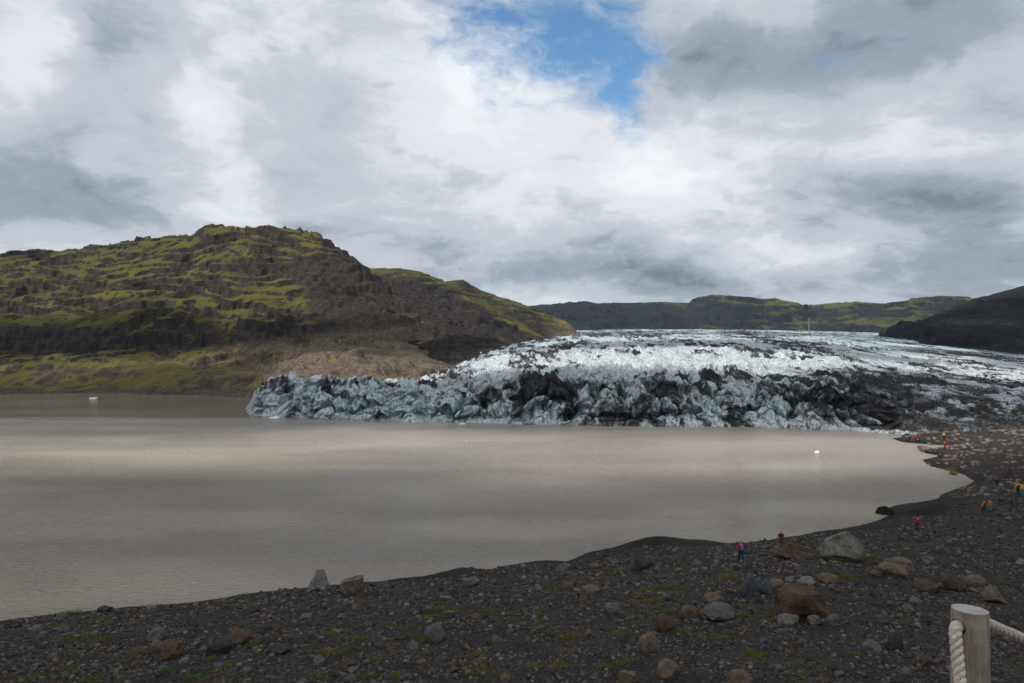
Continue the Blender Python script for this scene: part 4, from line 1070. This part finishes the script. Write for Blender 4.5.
def build_sky():
    w = bpy.data.worlds.new('World'); sc.world = w; w.use_nodes = True
    t = NT(w.node_tree); t.n.clear()
    out = t.n.new('ShaderNodeOutputWorld')
    sky = t.node('ShaderNodeTexSky', sky_type='NISHITA', sun_disc=False)
    sky.sun_elevation = SUN_EL; sky.sun_rotation = SUN_AZ; sky.air_density = 1.; sky.dust_density = .6; sky.ozone_density = 1.6
    gen = t.n.new('ShaderNodeTexCoord').outputs['Generated']
    sep = t.node('ShaderNodeSeparateXYZ', {0: gen}); x, y, z = sep.outputs
    az = t.math('ARCTAN2', x, y); el = t.math('ARCSINE', z)
    # perspective of a cloud layer
    den = t.math('ADD', t.math('MAXIMUM', z, 0.), .36)
    pv = t.node('ShaderNodeCombineXYZ', {0: t.math('DIVIDE', x, den), 1: t.math('DIVIDE', y, den), 2: t.math('MULTIPLY', z, 1.4)}).outputs[0]
    warp = t.noise(pv, 1.6, 5, .62, 0., 1)
    def vm(op, a, b):
        n = t.n.new('ShaderNodeVectorMath'); n.operation = op; t.put(n.inputs[0], a)
        if op == 'SCALE': t.put(n.inputs[3], b)
        else: t.put(n.inputs[1], b)
        return n.outputs[0]
    wv = vm('SCALE', vm('SUBTRACT', warp, (.5, .5, .5)), .6)
    pw = vm('ADD', pv, wv)
    ws = t.node('ShaderNodeSeparateXYZ', {0: wv})
    azw = t.math('ADD', az, t.math('MULTIPLY', ws.outputs[0], .42)); elw = t.math('ADD', el, t.math('MULTIPLY', ws.outputs[1], .26))
    big = t.noise(pw, 1.3, 7, .56); fine = t.noise(pw, 3.4, 7, .6); shade = t.noise(t.mapping(pw, (1, 1, 1), (0, 0, 0), (7.3, 2.1, 4.4)), 1.7, 6, .55)
    bil = t.math('ABSOLUTE', t.math('SUBTRACT', t.noise(pw, 2.7, 6, .58), .5))
    def blob(px, py, sx, sy, amp):
        u, v = (px - CX) / F, (CY - py) / F
        a = math.atan(u); e = math.atan(v / math.hypot(1, u))
        sa = sx / F * math.cos(a) ** 2; se = sy / F * math.cos(a)
        p = t.math('MULTIPLY', t.math('SUBTRACT', azw, a), 1 / sa); q = t.math('MULTIPLY', t.math('SUBTRACT', elw, e), 1 / se)
        r2 = t.math('ADD', t.math('MULTIPLY', p, p), t.math('MULTIPLY', q, q))
        return t.math('MULTIPLY', t.math('EXPONENT', t.math('MULTIPLY', r2, -1.)), amp)
    def total(bs, base):
        s = base
        for b in bs: s = t.math('ADD', s, blob(*b))
        return s
    # where blue shows
    hole = total([(600, 25, 54, 46, 1.05), (620, 92, 28, 36, .85), (490, 12, 95, 44, .84), (565, 60, 40, 34, .5), (660, 130, 20, 14, .3), (830, 70, 14, 12, .35), (655, 55, 22, 16, .25)], t.math('MULTIPLY_ADD', t.noise(pw, 5.5, 8, .66), 2.6, -1.52))
    blue = t.ss(-.02, 1.05, hole)
    # brightness of the cloud
    br = total([(470, 60, 90, 70, .34), (330, 40, 80, 40, .14), (205, 105, 34, 34, .30), (500, 150, 70, 50, .25), (700, 165, 130, 45, .26), (640, 150, 70, 30, .18), (900, 120, 60, 50, .22), (830, 250, 130, 28, .18), (250, 215, 40, 18, .30), (20, 60, 40, 60, .22),
                (80, 210, 210, 60, -.30), (60, 245, 110, 16, .20), (90, 40, 50, 60, -.12), (330, 155, 60, 50, -.16), (60, 120, 70, 40, -.18), (790, 60, 150, 60, -.32), (960, 30, 90, 60, -.26), (900, 205, 120, 42, -.22), (980, 215, 70, 30, -.30), (520, 250, 140, 26, -.16), (700, 276, 280, 20, -.34), (650, 110, 60, 20, -.05), (400, 220, 60, 24, -.05)],
               t.math('MULTIPLY_ADD', shade, .85, t.math('MULTIPLY_ADD', big, .6, t.math('MULTIPLY_ADD', fine, .70, t.math('MULTIPLY_ADD', bil, -.8, -.50)))))
    cr = t.node('ShaderNodeValToRGB', {0: br}); cr.color_ramp.interpolation = 'EASE'
    el_ = cr.color_ramp.elements
    el_[0].position = .0; el_[0].color = C4((.17, .20, .255)); el_[1].position = 1.; el_[1].color = C4((.86, .89, .93))
    for p, c in ((.25, (.31, .36, .43)), (.5, (.52, .555, .61)), (.75, (.74, .765, .81))):
        e = el_.new(p); e.color = C4(c)
    bg1 = t.node('ShaderNodeBackground', {'Color': t.mix(1., sky.outputs[0], (.72, 1.02, 1.12, 1.), 'MULTIPLY'), 'Strength': .13})
    bg2 = t.node('ShaderNodeBackground', {'Color': cr.outputs[0], 'Strength': 1.})
    mx = t.n.new('ShaderNodeMixShader'); t.put(mx.inputs[0], blue); t.l.new(bg2.outputs[0], mx.inputs[1]); t.l.new(bg1.outputs[0], mx.inputs[2])
    t.l.new(mx.outputs[0], out.inputs[0])
    L = bpy.data.lights.new('sun', 'SUN'); L.energy = 3.4; L.angle = R(2.0); L.color = (1, .94, .85)
    o = bpy.data.objects.new('sun', L); col.objects.link(o); o.rotation_euler = (-SUNV).to_track_quat('-Z', 'Y').to_euler(); o.location = SUNV * 300
def build_shade_cloud():
    """cloud layer added out of view above and behind the camera; its gaps shaped to place the sunlight"""
    H = 420.
    def tocloud(x, y, z=10.):
        k = (H - z) / SUNV.z
        return x + SUNV.x * k, y + SUNV.y * k
    xs = np.linspace(-1500, 1300, 260); ys = np.linspace(-900, 760, 200)
    X, Y = np.meshgrid(xs, ys)
    ox, oy = tocloud(0, 0)
    GX, GY = X - ox, Y - oy                      # the ground point each bit of cloud shades
    n = fbm(GX / 90., GY / 90., 5, 900)
    cov = .40 + .6 * n
    def b(x, y, sx, sy, a): return a * np.exp(-(((GX - x) / sx) ** 2 + ((GY - y) / sy) ** 2))
    cov = cov - b(50, 282, 130, 44, .78) - b(200, 620, 330, 230, .3) - b(-25, 300, 60, 35, .8) - b(-380, 630, 300, 130, .8) - b(-10, 138, 170, 24, 1.05) + b(0, 200, 260, 16, .5) - b(-60, 900, 160, 260, .9) - b(-250, 370, 70, 30, .5)  # gaps of this added, unseen layer shaped to place the sun patches
    thick = np.clip(cov - .18, 0, 1) ** .6 * 45
    keep = thick[:-1, :-1] > 1.
    top = H + thick * 1.2 + fbm(X / 60., Y / 60., 4, 905) * 8; bot = H - thick * .35
    me1 = grid_mesh('c1', X, Y, top, None, keep); me2 = grid_mesh('c2', X, Y, bot, None, keep)
    bm = bmesh.new(); bm.from_mesh(me1); bm.from_mesh(me2); me = bpy.data.meshes.new('cloud'); bm.to_mesh(me); bm.free()
    m, t = new_mat('shade_cloud_white'); t.b.inputs['Base Color'].default_value = (.92, .93, .95, 1); t.b.inputs['Roughness'].default_value = 1
    tr = t.node('ShaderNodeBsdfTranslucent', {'Color': (.95, .96, .98, 1)}); mx = t.n.new('ShaderNodeMixShader'); mx.inputs[0].default_value = .5
    t.l.new(t.b.outputs[0], mx.inputs[1]); t.l.new(tr.outputs[0], mx.inputs[2])
    tp = t.n.new('ShaderNodeBsdfTransparent'); m2 = t.n.new('ShaderNodeMixShader'); m2.inputs[0].default_value = .28      # thin enough for a weak sun
    t.l.new(mx.outputs[0], m2.inputs[1]); t.l.new(tp.outputs[0], m2.inputs[2]); t.l.new(m2.outputs[0], t.out.inputs[0])
    tag(link('cloud', me, m), 'unseen cloud added overhead to shade the land, with gaps for sunlight', kind='structure')

# ------------------------------------------------------------------ assemble
cam = bpy.data.cameras.new('camera'); co = bpy.data.objects.new('camera', cam); col.objects.link(co)
cam.sensor_width = 36; cam.lens = 36 * F / 1024; cam.clip_start = .1; cam.clip_end = 30000
co.location = (0, 0, CH); co.rotation_euler = (R(90), 0, 0); sc.camera = co
rock_mats()
build_sky(); build_ground(); build_lake(); build_glacier(); build_hills()
build_boulders(); build_people(); build_stones(); build_gravel(); build_grass(); build_fence(); build_floes()
build_haze(); build_shade_cloud()
sc.view_settings.view_transform = 'Standard'; sc.view_settings.look = 'None'; sc.view_settings.gamma = 1; sc.view_settings.exposure = .1
sc.view_settings.use_curve_mapping = False
sc.cycles.use_denoising = True
sc.cycles.max_bounces = 6; sc.cycles.diffuse_bounces = 3; sc.cycles.volume_bounces = 1
